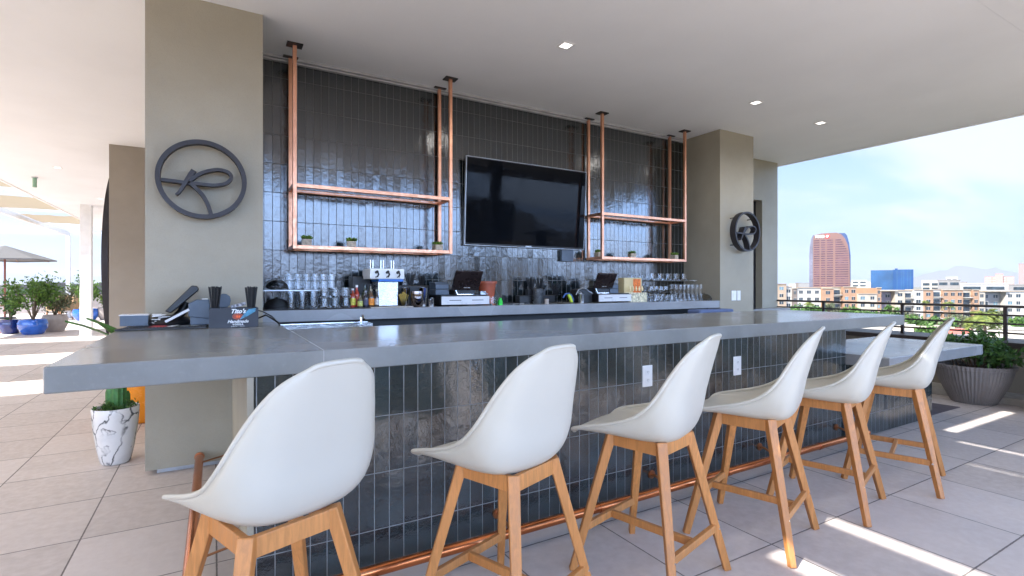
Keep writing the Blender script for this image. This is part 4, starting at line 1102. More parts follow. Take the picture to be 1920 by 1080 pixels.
def bowl_planter(name, lab, x, y, m, prof, ribs, soil_r, soil_z, leaves_n, rad, hgt, lm='leaf_dark', size=.085, seed=1, zc=None):
    rn = random.Random(seed)
    t = thing(name, lab, 'planter', (x, y, 0))
    MB().lathe(prof, seg=120 if ribs else 40, ribs=ribs, rib=.011 if ribs else 0).build('pot', m, t, smooth=not ribs, auto=60)
    MB().lathe([(0, soil_z), (soil_r, soil_z - .005)], seg=28).build('soil', 'soil', t)
    st = MB(); tips = []
    for i in range(16):
        a = rn.uniform(0, 6.28); k = soil_r * .5 * rn.random(); r2 = rad * rn.uniform(.3, .95); h2 = hgt * rn.uniform(.5, 1.0) * (1.1 - .4 * (r2 / rad))
        p0 = Vector((k * math.cos(a), k * math.sin(a), soil_z)); p1 = Vector((r2 * math.cos(a), r2 * math.sin(a), soil_z + h2)); mid = (p0 + p1) / 2 + Vector((0, 0, h2 * .15))
        st.tube([p0, mid, p1], [.008, .006, .003], 5); tips.append((p0, mid, p1))
    st.build('stems', 'bark', t)
    def f():
        p0, mid, p1 = rn.choice(tips); u = rn.uniform(.35, 1.05)
        p = p0 * (1 - u) ** 2 + mid * 2 * u * (1 - u) + p1 * u * u
        return (p.x + rn.gauss(0, rad * .10), p.y + rn.gauss(0, rad * .10), max(soil_z, p.z + rn.gauss(0, hgt * .07)))
    q = MB(); q.leaves(leaves_n, f, size, up=.5, rn=rn); q.build('foliage', lm, t, recalc=False)
    return t
bowl_planter('ribbed_planter', 'wide ribbed grey bowl planter with leafy green shrub by the parapet', 7.66, 2.46, 'planter_grey',
             [(0, .002), (.20, .002), (.212, .02), (.27, .14), (.32, .26), (.345, .36), (.352, .40), (.368, .405), (.373, .44), (.363, .445), (.342, .43), (.338, .38), (0, .37)], 1, .336, .395, 1700, .46, .42, seed=5, size=.08)
bowl_planter('green_planter', 'dark green glazed planter with shrub at the right edge', 7.55, 1.62, 'planter_green',
             [(0, .002), (.14, .002), (.16, .02), (.25, .14), (.285, .27), (.27, .36), (.25, .39), (.26, .41), (.245, .41), (.235, .37), (0, .36)], 0, .235, .37, 1500, .42, .40, seed=9, size=.085)
dm = MB(); dm.prism([(6.40, 2.42), (7.18, 2.42), (7.12, 2.98), (6.40, 2.98)], .001, .006, 'z')  # thin dark patch laid over the pavers
tag(dm.build('floor_patch', mat('dark_patch', (.12, .10, .11), .8)), 'dark flat patch on the floor at the end of the low counter', 'floor mat')

# ------------------------------------------------------------------ right parapet and railing
pw = thing('parapet_wall', 'low brown parapet wall with dark cap along the right terrace edge', 'parapet', (8.4, 2, 0))
MB().box(8.22, 8.7, -6.5, 5.37, .08, .62).build('wall', 'stucco_dark', pw, world_space=True)
MB().box(7.78, 8.7, -6.5, 5.37, .003, .079).build('curb', mat('pale_curb', (.42, .40, .37), .8, var=.15), pw, world_space=True)
MB().box(8.10, 8.8, -6.5, 5.37, .622, .683).build('cap', 'bronze', pw, world_space=True)
rl = thing('metal_railing', 'dark metal railing with four thin horizontal bars above the parapet', 'railing', (8.45, 2, .683))
for y in (4.59, 3.50, 2.405, 1.31, .215, -.88, -1.975, -3.07, -4.165, -5.26):
    MB().box(8.432, 8.468, y - .018, y + .018, .684, 1.10).build('post', 'bronze', rl, world_space=True)
for z in (1.098, .99, .884, .77):
    MB().tube([(8.448, -6.4, z), (8.448, 5.37, z)], .011 if z < 1.05 else .016, 8).build('bar', 'bronze', rl, world_space=True)
# parapet at the back (behind the camera) and far left
pw = thing('parapet_wall', 'low stucco parapet wall on the side of the terrace behind the viewer', 'parapet', (0, -6.6, 0))
MB().box(-21.7, 8.20, -6.9, -6.5, 0.003, .95).build('wall', 'stucco', pw, world_space=True)
MB().box(-21.8, 8.2, -6.95, -6.45, .952, 1.0).build('cap', 'bronze', pw, world_space=True)
pw = thing('parapet_wall', 'pale grey parapet wall at the far end of the left terrace', 'parapet', (-6, 33, 0))
MB().box(-21.7, 8.9, 33, 33.4, 0.003, .90).build('wall', 'taupe', pw, world_space=True)
MB().box(-21.8, 9.0, 32.9, 33.5, .902, .96).build('cap', 'bronze', pw, world_space=True)
pw = thing('parapet_wall', 'parapet wall on the outer left edge of the terrace', 'parapet', (-21.6, 10, 0))
MB().box(-21.9, -21.4, -6.4, 32.8, 0.003, .90).build('wall', 'taupe', pw, world_space=True)

# left canopy strips; near one and outer widths added out of view to filter sun
cpf = thing('shade_canopy', 'beige shade cloth canopy strips on white beams beyond the left soffit edge, near and outer parts added unseen', 'canopy', (-4.5, 15, 3.55))
for (ya, yb) in ((-6, 8.0), (9.2, 11.2), (12.9, 15.6), (17.1, 19.7), (21.2, 23.8)):
    q = MB()
    n = 8
    for i in range(n):
        for j in range(2):
            pass
    A = [[q.bm.verts.new((-8.6 + 4.78 * i / n if yb < 20 else -5.2 + 1.4 * i / n, ya + (yb - ya) * j / 6, 3.56 - .05 * math.sin(math.pi * i / n) * math.sin(math.pi * j / 6) + .01 * math.sin(i * 2 + j))) for j in range(7)] for i in range(n + 1)]
    for i in range(n):
        for j in range(6): q.bm.faces.new((A[i][j], A[i + 1][j], A[i + 1][j + 1], A[i][j + 1]))
    q.build('cloth_strip', 'canopy_filter' if yb < 9 else 'canopy', cpf, world_space=True, smooth=True, auto=180)
MB().box(-5.36, -5.26, 8, 28, 3.44, 3.62).build('beam', 'white_paint', cpf, world_space=True)
for y in (8.2, 12.0, 16.2, 20.3, 24.6, 27.9): MB().box(-5.259, -3.77, y, y + .05, 3.58, 3.63).build('cross_beam', 'white_paint', cpf, world_space=True)
MB().box(-5.38, -5.24, 27.9, 28.06, 0.01, 3.44).build('canopy_post', 'white_paint', cpf, world_space=True)

# heater behind the viewer's right shoulder, mirrored in the television
ht = thing('patio_heater', 'tall black patio heater with round hood on the terrace', 'patio heater', (6.15, .95, 0))
MB().lathe([(0, .012), (.22, .012), (.24, .04), (.22, .70), (.06, .74), (0, .74)], seg=28).build('base', 'black_metal', ht, smooth=True, auto=40)
MB().tube([(0, 0, .74), (0, 0, 1.75)], .032, 12).build('pole', 'black_metal', ht, smooth=True)
MB().lathe([(.05, 1.72), (.12, 1.76), (.13, 1.98), (.10, 2.02), (0, 2.02)], seg=20).build('burner', 'black_metal', ht, smooth=True, auto=40)
MB().lathe([(0, 2.12), (.10, 2.11), (.40, 2.035), (.41, 2.025), (.39, 2.02), (.1, 2.09), (0, 2.10)], seg=32).build('hood', 'black_metal', ht, smooth=True, auto=60)

# ------------------------------------------------------------------ left terrace furniture
def terrace_plant(x, y, r, ph, h, m, lab, spread=.5, n=1500, seed=3, lm='leaf', size=.11, name='glazed_planter'):
    rn = random.Random(seed); t = thing(name, lab, 'potted plant', (x, y, 0))
    MB().lathe([(0, .002), (r * .62, .002), (r * .7, .02), (r * .98, ph * .45), (r, ph * .75), (r * .9, ph * .97), (r * .93, ph), (r * .85, ph), (r * .82, ph * .9), (0, ph * .88)], seg=32).build('pot', m, t, smooth=True, auto=50)
    MB().lathe([(0, ph * .91), (r * .83, ph * .905)], seg=20).build('soil', 'soil', t)
    st = MB(); br = []
    for i in range(9):
        a = rn.uniform(0, 6.28); k = spread * math.sqrt(rn.uniform(.05, 1)); zz = ph + (h - ph) * rn.uniform(.45, 1)
        p1 = Vector((k * math.cos(a), k * math.sin(a), zz)); p0 = Vector((0, 0, ph * .9)); mid = Vector((k * .35 * math.cos(a), k * .35 * math.sin(a), ph + (zz - ph) * .6))
        st.tube([p0, mid, p1], [.018, .012, .005], 6); br.append((mid, p1))
    st.build('stems', 'bark', t)
    def f():
        a_, b_ = rn.choice(br); u = rn.uniform(.1, 1.1); p = a_.lerp(b_, u)
        return (p.x + rn.gauss(0, spread * .16), p.y + rn.gauss(0, spread * .16), p.z + rn.gauss(0, .09))
    q = MB(); q.leaves(n, f, size, up=.2, rn=rn); q.build('foliage', lm, t, recalc=False)
terrace_plant(-4.35, 18.95, .33, .42, 1.58, 'blue_glaze', 'bushy citrus in a bright blue pot, nearest of the left plants', .55, 1700, 3)
terrace_plant(-4.05, 19.75, .30, .50, 1.15, 'taupe', 'leafy plant in a taupe pot right behind the bright blue pot', .42, 700, 11, 'leaf_olive')
terrace_plant(-4.95, 19.5, .26, .40, 1.05, 'cobalt', 'plant in a dark cobalt pot left of the bright blue pot', .32, 500, 21, 'leaf_dark')
terrace_plant(-4.30, 25.4, .42, .45, 1.75, 'blue_glaze', 'citrus in a blue pot farther back beside the white post', .60, 1500, 31)
terrace_plant(-3.62, 25.5, .36, .50, 1.0, 'taupe', 'round taupe pot with yellow green plant right of the white post', .35, 500, 41, 'moss')
def chair(x, y, rz, lab):
    t = thing('wicker_armchair', lab, 'armchair', (x, y, 0), rz, group='wicker armchairs on the left terrace')
    q = MB(); q.box(-.29, .29, -.28, .28, .36, .44); q.build('seat', mat('wicker', (.36, .24, .13), .8, var=.4, scale=60, bump=.6, bscale=120), t, bevel=.02)
    q = MB(); q.prism([(-.29, .44), (.29, .44), (.33, .90), (.22, .95), (-.22, .95), (-.33, .90)], -.33, -.27); q.build('backrest', MATS['wicker'], t, bevel=.02)
    for sx in (-1, 1):
        MB().prism([(-.28, .44), (.25, .44), (.25, .64), (-.28, .72)], sx * .30 - .025, sx * .30 + .025, 'x').build('armrest', MATS['wicker'], t, bevel=.01)
        for yy in (-.26, .25): MB().bar((sx * .27, yy * 1.1, .001), (sx * .26, yy, .37), .035, .035, .045, .045).build('leg', 'wood_dark', t)
chair(-5.25, 26.3, R(150), 'pale wicker armchair behind the citrus plants')
chair(-5.75, 20.3, R(-60), 'wicker armchair at the left edge beside the table')
chair(-5.2, 27.6, R(10), 'wicker armchair farthest back beside the second blue pot')
tb = thing('round_table', 'round wooden table on the left terrace under the umbrella', 'table', (-6.0, 22.0, 0))
MB().lathe([(0, .71), (.55, .71), (.56, .725), (.55, .745), (0, .745)], seg=32).build('tabletop', 'wood_dark', tb, smooth=True, auto=40)
MB().tube([(0, 0, .02), (0, 0, .71)], .05, 12).build('pedestal', 'wood_dark', tb); MB().lathe([(0, .002), (.3, .002), (.28, .03), (0, .04)], seg=20).build('foot', 'wood_dark', tb)
q = MB(); q.box(-6.7, -4.9, 19.9, 21.2, .001, .012)
tag(q.build('red_rug', mat('red_rug', (.5, .02, .02), .9)), 'strip of red rug under the wicker chair at the left edge', 'rug')
um = thing('umbrella', 'square grey terrace umbrella on a red brown pole at the left edge', 'umbrella', (-7.35, 28.3, 0))
q = MB(); s2 = 1.62; apex = q.bm.verts.new((0, 0, 2.98)); cs = [q.bm.verts.new((s2 * math.cos(R(a_)) * 1.0, s2 * math.sin(R(a_)), 2.40 + (0 if k % 2 == 0 else .03))) for k, a_ in enumerate(range(0, 360, 45))]
lw = [q.bm.verts.new((v_.co.x * 1.0, v_.co.y, v_.co.z - .05)) for v_ in cs]
for k in range(8): q.bm.faces.new((apex, cs[k], cs[(k + 1) % 8])); q.bm.faces.new((cs[k], lw[k], lw[(k + 1) % 8], cs[(k + 1) % 8]))
q.build('canopy', 'umbrella', um)
MB().tube([(0, 0, .06), (0, 0, 2.95)], .035, 10).build('pole', mat('red_brown_pole', (.20, .06, .04), .5), um, smooth=True)
MB().lathe([(0, .002), (.35, .002), (.33, .06), (.08, .09), (0, .09)], seg=24).build('base', 'black_metal', um, smooth=True, auto=40)
q = MB()
for k in range(8):
    a_ = R(45 * k); q.bar((.03 * math.cos(a_), .03 * math.sin(a_), 2.88), (1.58 * math.cos(a_), 1.58 * math.sin(a_), 2.37), .02, .025)
q.build('ribs', 'wood_dark', um)
q = MB(); q.box(-9.5, -8.6, 27, 28, 0.001, .4)
q.bm.free()

# ------------------------------------------------------------------ the city
GZ = -14.0
def W(px, d):                       # a place d metres ahead of the terrace, seen at this bearing
    r = (px - 960) / 960 * d
    return Vector((d * S_ + r * C_, d * C_ - r * S_, 0))
def HZ(py, d): return 1.36 + (535 - py) / 960 * d
D = 220.0; K = D / 960
ap = {}
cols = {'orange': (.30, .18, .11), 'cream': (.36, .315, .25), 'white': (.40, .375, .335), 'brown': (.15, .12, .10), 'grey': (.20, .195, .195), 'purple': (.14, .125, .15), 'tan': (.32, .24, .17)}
for k_, c_ in cols.items(): M['render_' + k_] = mat('painted_render_' + k_, c_, .85, var=.07, scale=.4)
M['win_dark'] = mat('window_glass_dark', (.03, .045, .06), .1, var=.4, scale=.5)
M['win_blue'] = mat('window_glass_pale', (.12, .20, .24), .12, var=.3, scale=.5)
def city_thing(name, lab, cat, px, d, grp=None, turn=False):
    w = W(px, d); return thing(name, lab, cat, (w.x, w.y, GZ), -TH - (math.atan((px - 960) / 960) if turn else 0), grp)
# apartment block : sections (px0, px1, ytop, colour, setback)
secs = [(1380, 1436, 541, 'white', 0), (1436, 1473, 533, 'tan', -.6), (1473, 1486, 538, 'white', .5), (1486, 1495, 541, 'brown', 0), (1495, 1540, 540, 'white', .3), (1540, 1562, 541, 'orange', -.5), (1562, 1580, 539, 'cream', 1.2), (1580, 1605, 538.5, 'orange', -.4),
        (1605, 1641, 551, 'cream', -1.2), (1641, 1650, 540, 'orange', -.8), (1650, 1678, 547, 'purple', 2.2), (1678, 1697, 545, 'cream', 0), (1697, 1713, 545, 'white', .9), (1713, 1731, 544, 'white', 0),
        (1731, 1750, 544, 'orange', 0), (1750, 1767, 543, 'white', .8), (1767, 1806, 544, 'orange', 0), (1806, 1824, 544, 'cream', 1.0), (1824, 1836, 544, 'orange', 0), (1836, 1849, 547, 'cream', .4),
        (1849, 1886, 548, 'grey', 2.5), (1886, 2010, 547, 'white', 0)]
blocks = [(0, 9, 'left apartment block of white and orange sections near the soffit edge'), (9, 14, 'middle apartment block with cream wall and shaded grey recess'), (14, 22, 'right apartment block with bright orange walls and balconies')]
rw = random.Random(12)
for b0, b1, lab in blocks:
    pxc = (secs[b0][0] + secs[b1 - 1][1]) / 2
    t = city_thing('apartment_building', lab, 'apartment block', pxc, D, 'apartment blocks across the street')
    for (p0, p1, yt, cc, sb) in secs[b0:b1]:
        x0, x1 = (p0 - pxc) * K, (p1 - pxc) * K; top = HZ(yt, D) - GZ
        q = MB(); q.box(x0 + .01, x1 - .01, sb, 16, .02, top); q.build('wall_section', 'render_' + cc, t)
        MB().box(x0 - .05 + .07, x1 - .02, sb - .35, sb + .4, top + .003, top + .28).build('cornice', 'render_' + ('cream' if cc in ('orange', 'grey', 'purple', 'brown') else 'tan'), t)
        if cc in ('grey', 'purple'):
            MB().box(x0 - .6, x1 + .6, -1.0, 3.0, top + .3, top + .8).build('canopy_roof', 'render_cream', t)
        wdt = x1 - x0; nb = max(1, int(round(wdt / 3.4)))
        balc = cc == 'cream' and sb >= .9 or cc == 'white' and sb >= .8
        for fl in range(4):
            zt = top - 1.1 - 3.05 * fl
            if zt < 2: continue
            if balc:
                MB().box(x0 + .5, x1 - .5, sb - .04, sb - .008, zt - 1.9, zt).build('window', 'win_dark', t)
                MB().box(x0 + .2, x1 - .2, sb - 1.5, sb - .05, zt - 2.25, zt - 2.0).build('balcony', 'render_white', t)
                q = MB()
                for k in range(max(4, int(wdt / .5))): q.box(x0 + .3 + k * .5, x0 + .36 + k * .5, sb - 1.48, sb - 1.43, zt - 1.99, zt - 1.1)
                q.box(x0 + .25, x1 - .25, sb - 1.5, sb - 1.42, zt - 1.1, zt - 1.02); q.build('balcony_rail', 'bronze', t)
            else:
                for k in range(nb):
                    xc = x0 + wdt * (k + .5) / nb; ww = min(wdt / nb * .55, 1.9) * rw.uniform(.8, 1)
                    m2 = 'win_blue' if rw.random() < .25 else 'win_dark'
                    MB().box(xc - ww / 2, xc + ww / 2, sb - .03, sb - .006, zt - 1.35, zt).build('window', m2, t)
                    q = MB(); q.box(xc - ww / 2 - .1, xc + ww / 2 + .1, sb - .22, sb - .032, zt + .02, zt + .14); q.box(xc - .05, xc + .05, sb - .06, sb - .032, zt - 1.35, zt + .019)
                    q.build('window_trim', 'render_white', t)
# roof units behind
def block(name, lab, cat, p0, p1, yt, d, m, dep=20, storeys=0, wm='win_dark', grp=None, rows=None, gap=None):
    pc = (p0 + p1) / 2; k = d / 960 * math.cos(math.atan((pc - 960) / 960)); t = city_thing(name, lab, cat, pc, d, grp, True); top = HZ(yt, d) - GZ; w2 = (p1 - p0) / 2 * k
    MB().box(-w2, w2, 0, dep, .02, top).build('wall', m, t)
    q = MB(); q.box(-w2 - .3, w2 + .3, -.3, .3, top + .02, top + .6); q.build('parapet', m, t)
    for r_i in range(storeys):
        z1 = top - (1.2 + r_i * (rows or 3.4)) * 1.0
        if z1 < 2: break
        n_ = max(2, int(2 * w2 / (gap or 6)))
        for c_i in range(n_):
            xa = -w2 + 2 * w2 * (c_i + .12) / n_; xb = -w2 + 2 * w2 * (c_i + .88) / n_
            MB().box(xa, xb, -.25, -.02, z1 - 1.7, z1).build('window', wm, t)
    return t
# pink tower
td = 700.0; tk = td / 960 * math.cos(math.atan((1555.5 - 960) / 960))
tower = city_thing('office_tower', 'tall pink office tower with rounded top and dark window bands', 'office tower', 1555.5, td, None, True)
zz = lambda y: HZ(y, td) - GZ
ll = lambda p: (p - 1555.5) * tk
M['tower_pink'] = mat('pink_granite', (.15, .075, .062), .6, var=.05, scale=.05)
M['tower_glass'] = mat('violet_glass', (.13, .13, .18), .3, var=.2, scale=.04)
M['tower_blue'] = mat('tower_blue_glass', (.02, .05, .14), .15, var=.2, scale=.04)
M['tower_band'] = mat('tower_window_band', (.07, .03, .05), .25, var=.3, scale=.05)
outl = [(1524, 9999), (1524, 450), (1526, 441), (1529, 439), (1536, 438), (1540, 437), (1568, 436.5), (1577, 440), (1584, 448), (1589, 460), (1591.5, 475), (1592.5, 495), (1593, 9999)]
MB().prism([(ll(p), zz(y) if y < 9000 else .02) for p, y in outl], 0, 34).build('shaft', 'tower_pink', tower)
MB().prism([(ll(1516.5), .02), (ll(1516.5), zz(478)), (ll(1517.5), zz(462)), (ll(1520), zz(447)), (ll(1523), zz(440)), (ll(1526), zz(438.5)), (ll(1523.8), zz(450)), (ll(1523.8), .02)], 3, 36).build('glass_side', 'tower_glass', tower)
MB().prism([(ll(1573), zz(437.5)), (ll(1584), zz(438)), (ll(1588), zz(443)), (ll(1592), zz(458)), (ll(1594.3), zz(480)), (ll(1594.3), .02), (ll(1593.3), .02), (ll(1592.6), zz(490)), (ll(1589.5), zz(462)), (ll(1584.5), zz(449)), (ll(1577), zz(440))], 2.5, 36).build('blue_glass_corner', 'tower_blue', tower)
for i in range(22):
    y = 449.5 + i * 4.25; hh = 1.2
    for (a0, a1) in ((1525.5, 1536.5), (1539.2, 1547.5), (1550, 1562), (1566, min(1590.3, 1577 + i * 2.4))):
        MB().box(ll(a0), ll(a1), -.35, -.02, zz(y) - hh, zz(y)).build('window_band', 'tower_band', tower)
text_mesh('BMO', 5.0, 'white_paint', tower, 'sign_lettering', (ll(1537), -.5, zz(443.2)), extrude=.2, bold=.25)
o = MB().prism([(2.9 * math.cos(2 * math.pi * k / 24), 2.9 * math.sin(2 * math.pi * k / 24)) for k in range(24)], -.6, -.1).build('sign_roundel', mat('sign_red', (.75, .02, .02), .5), tower); o.location = (ll(1551), 0, zz(442.8))
o = MB().ribbon([(1.3 * math.cos(2 * math.pi * k / 16), 1.3 * math.sin(2 * math.pi * k / 16)) for k in range(16)], .6, -.9, -.62, closed=True).build('sign_roundel_mark', 'white_paint', tower); o.location = (ll(1551), 0, zz(442.8))
# blue glass block
bd_ = 500.0; bg = city_thing('glass_building', 'deep blue mirrored glass office block', 'office block', 1672, bd_, None, True); bk = bd_ / 960 * math.cos(math.atan((1672 - 960) / 960))
M['blue_panel'] = mat('blue_mirror_glass', (.012, .065, .17), .2, var=.25, scale=.06, spec=.8)
M['blue_panel2'] = mat('blue_mirror_glass_dark', (.008, .05, .16), .16, var=.2, scale=.06)
top = HZ(506.5, bd_) - GZ; L = lambda p: (p - 1672) * bk
MB().box(L(1632), L(1674), 0, 24, .02, top).build('glass_wall', 'blue_panel', bg)
MB().box(L(1674) + .02, L(1711.8), -1.2, 24, .02, top + .4).build('glass_wall', 'blue_panel2', bg)
for p in (1681, 1689, 1693, 1700, 1705): MB().box(L(p), L(p + 2.2), -1.5, -1.22, .02, top).build('glass_pier', 'blue_panel', bg)
MB().box(L(1678), L(1683), 2, 10, top + .42, top + 1.6).build('roof_unit', 'blue_panel2', bg)
q = MB()
for i in range(11): q.box(L(1632), L(1673.6), -.08, -.01, top - .05 - i * 2.9, top + .05 - i * 2.9)
for i in range(14): q.box(L(1632) + i * 1.6, L(1632) + i * 1.6 + .08, -.08, -.01, 1, top)
q.build('mullions', 'blue_panel2', bg)
block('white_building', 'small white block between the pink tower and the blue glass block', 'building', 1597, 1625, 526, 600, 'render_white', 18, 3, 'win_dark', rows=4, gap=5)
block('parking_garage', 'white parking garage with dark open decks behind the orange flats', 'parking garage', 1728, 1762, 527.5, 360, 'render_white', 22, 4, 'win_dark', rows=3.1, gap=14)
block('office_building', 'long pale grey flat roofed office building at the right horizon', 'office building', 1758, 1800, 526, 330, 'render_grey', 22, 1, 'win_dark')
block('office_building', 'wide grey office building with one long dark window strip', 'office building', 1800, 1888, 533.5, 300, mat('pale_grey_render', (.30, .30, .31), .8), 22, 1, 'win_dark', gap=12)
block('office_building', 'pale flat building at the right edge below the brown tower', 'office building', 1888, 2050, 534.5, 310, 'render_grey', 22, 1, 'win_dark', gap=14)
block('apartment_tower', 'pink and white striped apartment tower by the distant hill', 'apartment tower', 1846, 1901, 519, 900, mat('pink_render', (.36, .22, .20), .8), 20, 4, 'render_white', rows=4.4, gap=8)
block('stair_tower', 'small raised pink stair tower above the striped apartment tower', 'tower', 1866, 1881, 513.5, 895, MATS['pink_render'], 10)
block('brown_tower', 'plain brown tower cut by the right edge of the picture', 'tower', 1909, 1990, 494, 600, mat('brown_tower_render', (.24, .19, .19), .8), 30)
block('roof_plant', 'grey mechanical rooftop building left of the striped tower', 'building', 1774, 1795, 520.5, 420, mat('grey_plant_room', (.40, .40, .42), .8), 20, 1)
# low distant skyline
rs = random.Random(4)
for i in range(26):
    px = rs.uniform(1470, 1925); d = rs.uniform(900, 1800); w = rs.uniform(12, 34); y = rs.uniform(528.5, 532.5)
    block('distant_building', 'tiny pale building on the low far skyline', 'building', px, px + w * 960 / d, y, d, M['render_' + rs.choice(['white', 'grey', 'tan', 'brown', 'cream'])], 20, grp='tiny buildings on the right skyline')
for i in range(34):
    px = rs.uniform(-60, 210); d = rs.uniform(260, 900); w = rs.uniform(10, 30); y = rs.uniform(530.5, 539)
    block('distant_building', 'tiny low building on the far left skyline', 'building', px, px + w * 960 / d, y, d, M['render_' + rs.choice(['white', 'grey', 'tan', 'brown', 'brown'])], 20, grp='tiny buildings on the left skyline')
# buildings only mirrored in the television
def rblock(X, Y, w, dep, h, m, lab):
    t = thing('office_building', lab, 'office block', (X, Y, GZ)); MB().box(-w / 2, w / 2, -dep, 0, .02, h - GZ).build('wall', m, t)
    for i in range(8): MB().box(-w / 2 + 1, w / 2 - 1, .02, .3, h - GZ - 3 - i * 4, h - GZ - 1.4 - i * 4).build('window_band', 'win_dark', t)
rblock(140, -285, 26, 20, 27, 'render_cream', 'pale office block mirrored in the left side of the television')
rblock(164, -286, 16, 20, 27, 'blue_panel2', 'blue glass office block mirrored in the television')
for i in range(26):
    a_ = rs.uniform(R(-110), R(-25)); d = rs.uniform(120, 600); w = rs.uniform(14, 40)
    t = thing('distant_building', 'low building behind the viewer seen only as a reflection', 'building', (d * math.cos(a_), d * math.sin(a_), GZ), rs.uniform(0, 1), 'low buildings behind the viewer')
    MB().box(-w / 2, w / 2, -10, 10, .02, rs.uniform(5, 15)).build('wall', 'render_' + rs.choice(['white', 'grey', 'tan', 'orange', 'brown']), t)

# street level
q = MB(); rr = W(1700, 150)
def quad(name, p, m, z, kind='structure'):
    q = MB(); q.prism([(a_.x, a_.y) for a_ in p], z - .003, z, 'z'); o = q.build(name, m); o['kind'] = kind; return o
M['asphalt'] = mat('asphalt', (.06, .06, .062), .9, var=.2, scale=.3)
M['pale_lot'] = mat('pale_concrete_lot', (.45, .42, .38), .9, var=.15, scale=.2)
quad('road', [W(1300, 196), W(2200, 196), W(2200, 182), W(1300, 182)], M['asphalt'], GZ + .02)
quad('parking_lot', [W(1300, 181), W(2300, 181), W(2300, 95), W(1300, 95)], M['pale_lot'], GZ + .012)
lowb = [(1600, 1712, 611, 118, 'render_white', 'low white roof directly beyond the parapet, left part'), (1716, 1786, 617, 112, 'render_cream', 'low cream roof beyond the parapet, middle part'), (1850, 1990, 619, 108, 'render_white', 'low white roof beyond the parapet by the right edge')]
for (p0, p1, yt, d, m, lab) in lowb:
    block('low_building', lab, 'building', p0, p1, yt, d, m, 16)
aw = city_thing('red_awning', 'small red awning roof between two low white roofs', 'awning', 1803, 108)
MB().box(-1.9, 1.9, 0, 3, HZ(617, 108) - GZ - 1.0, HZ(617, 108) - GZ).build('roof', mat('salmon_red_roof', (.60, .17, .13), .7), aw)
MB().box(-1.8, 1.8, .1, 2.9, .02, HZ(617, 108) - GZ - 1.01).build('walls', 'render_white', aw)

def tree(px, d, ytop, wpx, m, lab, seed, n=1100, trunk_h=None):
    rn = random.Random(seed); k = d / 960; top = HZ(ytop, d) - GZ; rad = wpx / 2 * k
    t = city_thing('street_tree', lab, 'tree', px, d, 'street trees beyond the railing'); ch = min(top * .62, rad * 1.7)
    MB().tube([(0, 0, 0), (.1, .1, (top - ch) * .6), (0, .1, top - ch * .5)], [.28, .2, .1], 7).build('trunk', 'bark', t)
    limbs = MB(); cl = []
    for i in range(13):
        a = rn.uniform(0, 6.28); rr_ = rad * math.sqrt(rn.uniform(.02, .85)); zc = top - ch * rn.uniform(.18, .85)
        c = Vector((rr_ * math.cos(a), rr_ * math.sin(a), zc)); cl.append((c, rad * rn.uniform(.22, .42)))
        limbs.tube([(0, 0, (top - ch) * .8), c * .6 + Vector((0, 0, zc * .35)), c], [.12, .07, .03], 5)
    limbs.build('limbs', 'bark', t)
    def f():
        c, s_r = rn.choice(cl); v_ = Vector((rn.gauss(0, 1), rn.gauss(0, 1), rn.gauss(0, .75))).normalized() * s_r * rn.uniform(.55, 1.1)
        return c + v_
    q = MB(); q.leaves(n, f, .75, up=.2, rn=rn, asp=.75); q.build('crown', m, t, recalc=False)
tr = [(1490, 150, 573, 46, 'leaf_city', 'wide green tree crown just right of the soffit wall'), (1530, 160, 574, 36, 'leaf_dark', 'darker green tree second from the wall'), (1596, 140, 574, 30, 'leaf_city', 'bright yellow green tree above the end of the bar top'),
      (1560, 195, 566, 26, 'leaf_olive', 'grey green tree in front of the orange flats right of the tower foot'), (1668, 185, 572, 30, 'leaf_city', 'green tree in front of the shaded cream recess'), (1640, 150, 580, 34, 'leaf_dark', 'dark green tree below the cream wall in the middle'),
      (1462, 165, 577, 34, 'leaf_olive', 'olive tree touching the wall edge above the bar'),
      (1722, 120, 589, 52, 'leaf_city', 'bright green tree right of the bar top corner'), (1762, 132, 592, 44, 'leaf_city', 'bright green tree behind the last stool back'), (1706, 150, 586, 30, 'leaf_olive', 'grey green tree behind the railing post'),
      (1800, 160, 587, 40, 'leaf_olive', 'olive grey round tree below the orange flats'), (1745, 100, 612, 40, 'leaf_city', 'low green shrub like tree near the white roof'),
      (1905, 130, 596, 44, 'leaf_city', 'green tree at the right edge below the white flats'), (1925, 110, 600, 40, 'leaf_dark', 'dark tree cut by the right edge'), (1866, 170, 581, 30, 'leaf_olive', 'small olive tree right of the big palm')]
for i, (px, d, yt, wp, m, lab) in enumerate(tr): tree(px, d, yt, wp, m, lab, 100 + i)
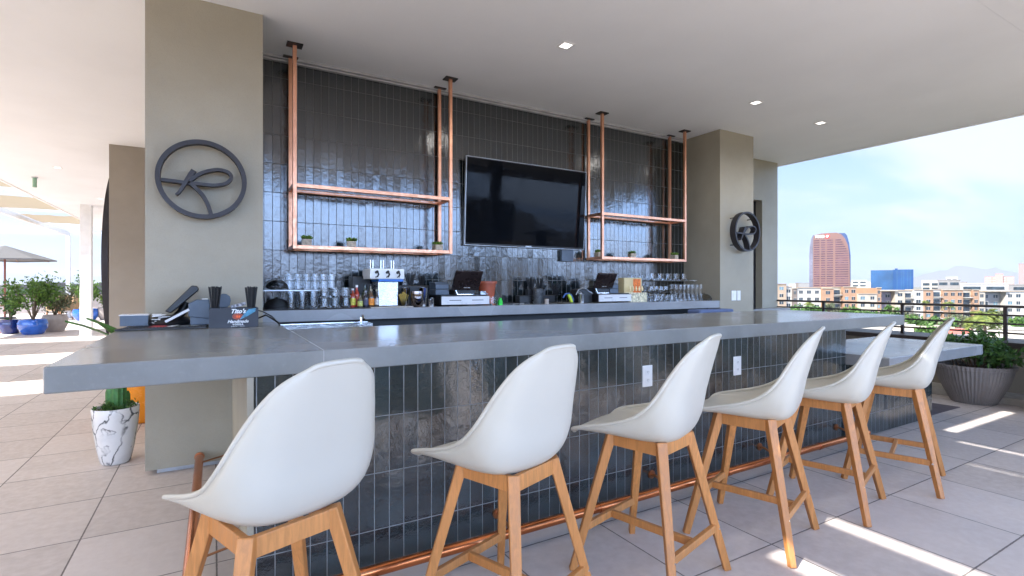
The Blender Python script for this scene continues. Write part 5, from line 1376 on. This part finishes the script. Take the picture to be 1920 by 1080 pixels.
def palm(px, d, ytop, wpx, lab, seed):
    rn = random.Random(seed); k = d / 960; top = HZ(ytop, d) - GZ; rad = wpx / 2 * k
    t = city_thing('palm_tree', lab, 'palm', px, d, 'palms in front of the flats'); hub = top - rad * .55
    MB().tube([(0, 0, 0), (.15, 0, hub * .5), (0, 0, hub)], [.32, .25, .22], 8).build('trunk', 'bark', t)
    q = MB()
    for i in range(46):
        a = rn.uniform(0, 6.28); el = rn.uniform(-.5, 1.35); L_ = rad * rn.uniform(.85, 1.1); pts = []
        for j in range(7):
            u = j / 6; r2 = L_ * u * math.cos(el) ; z2 = hub + L_ * u * math.sin(el) - .55 * rad * u * u
            pts.append(Vector((r2 * math.cos(a), r2 * math.sin(a), z2)))
        for j in range(1, 7):
            for sd in (-1, 1):
                for _ in range(2):
                    p = pts[j - 1].lerp(pts[j], rn.random()); side = Vector((-math.sin(a), math.cos(a), -.35 * 1)) * sd
                    d1 = ((pts[j] - pts[j - 1]).normalized() * .6 + side).normalized() * rad * .32
                    w_ = Vector((0, 0, .10 * rad * .5)); vs = [q.bm.verts.new(x_) for x_ in (p - w_, p + w_, p + d1)]; q.bm.faces.new(vs)
    q.build('crown', 'leaf_palm', t, recalc=False)
palm(1779, 190, 565, 22, 'small palm in front of the cream wall left of the recess', 5)
palm(1517, 185, 566, 20, 'small palm in front of the white flats on the left', 8)
palm(1735, 200, 563, 16, 'thin palm in front of the orange and white seam', 9)
palm(1846, 95, 578, 62, 'large palm with drooping yellow green fronds left of the railing post', 6)
palm(1822, 120, 596, 30, 'smaller palm beside the large palm', 7)
for i in range(40):
    px = rs.uniform(-40, 210); d = rs.uniform(120, 420); rn = random.Random(500 + i)
    t = city_thing('distant_tree', 'small dark tree on the left skyline', 'tree', px, d, 'small trees on the left skyline'); hgt = HZ(rs.uniform(538, 545), d) - GZ; hgt = min(max(hgt, 4), 13)
    MB().tube([(0, 0, 0), (0, 0, hgt * .6)], .2, 5).build('trunk', 'bark', t)
    q = MB(); q.leaves(160, lambda: (rn.gauss(0, 1.6), rn.gauss(0, 1.6), hgt * .7 + rn.gauss(0, hgt * .13)), 1.1, rn=rn, asp=.8); q.build('crown', 'leaf_dark', t, recalc=False)

# ------------------------------------------------------------------ air
hz_ = MB(); hz_.box(-14500, 14500, -14500, 14500, -16, 720)
ho = hz_.build('haze', 'white_paint'); ho['kind'] = 'stuff'
hv = bpy.data.materials.new('thin_haze'); hv.use_nodes = True
hv.node_tree.nodes.clear()
pv = hv.node_tree.nodes.new('ShaderNodeVolumePrincipled'); mo = hv.node_tree.nodes.new('ShaderNodeOutputMaterial')
pv.inputs['Color'].default_value = (.82, .90, 1, 1); pv.inputs['Density'].default_value = 0.00007; pv.inputs['Anisotropy'].default_value = .2
hv.node_tree.links.new(pv.outputs[0], mo.inputs['Volume'])
ho.data.materials.clear(); ho.data.materials.append(hv)
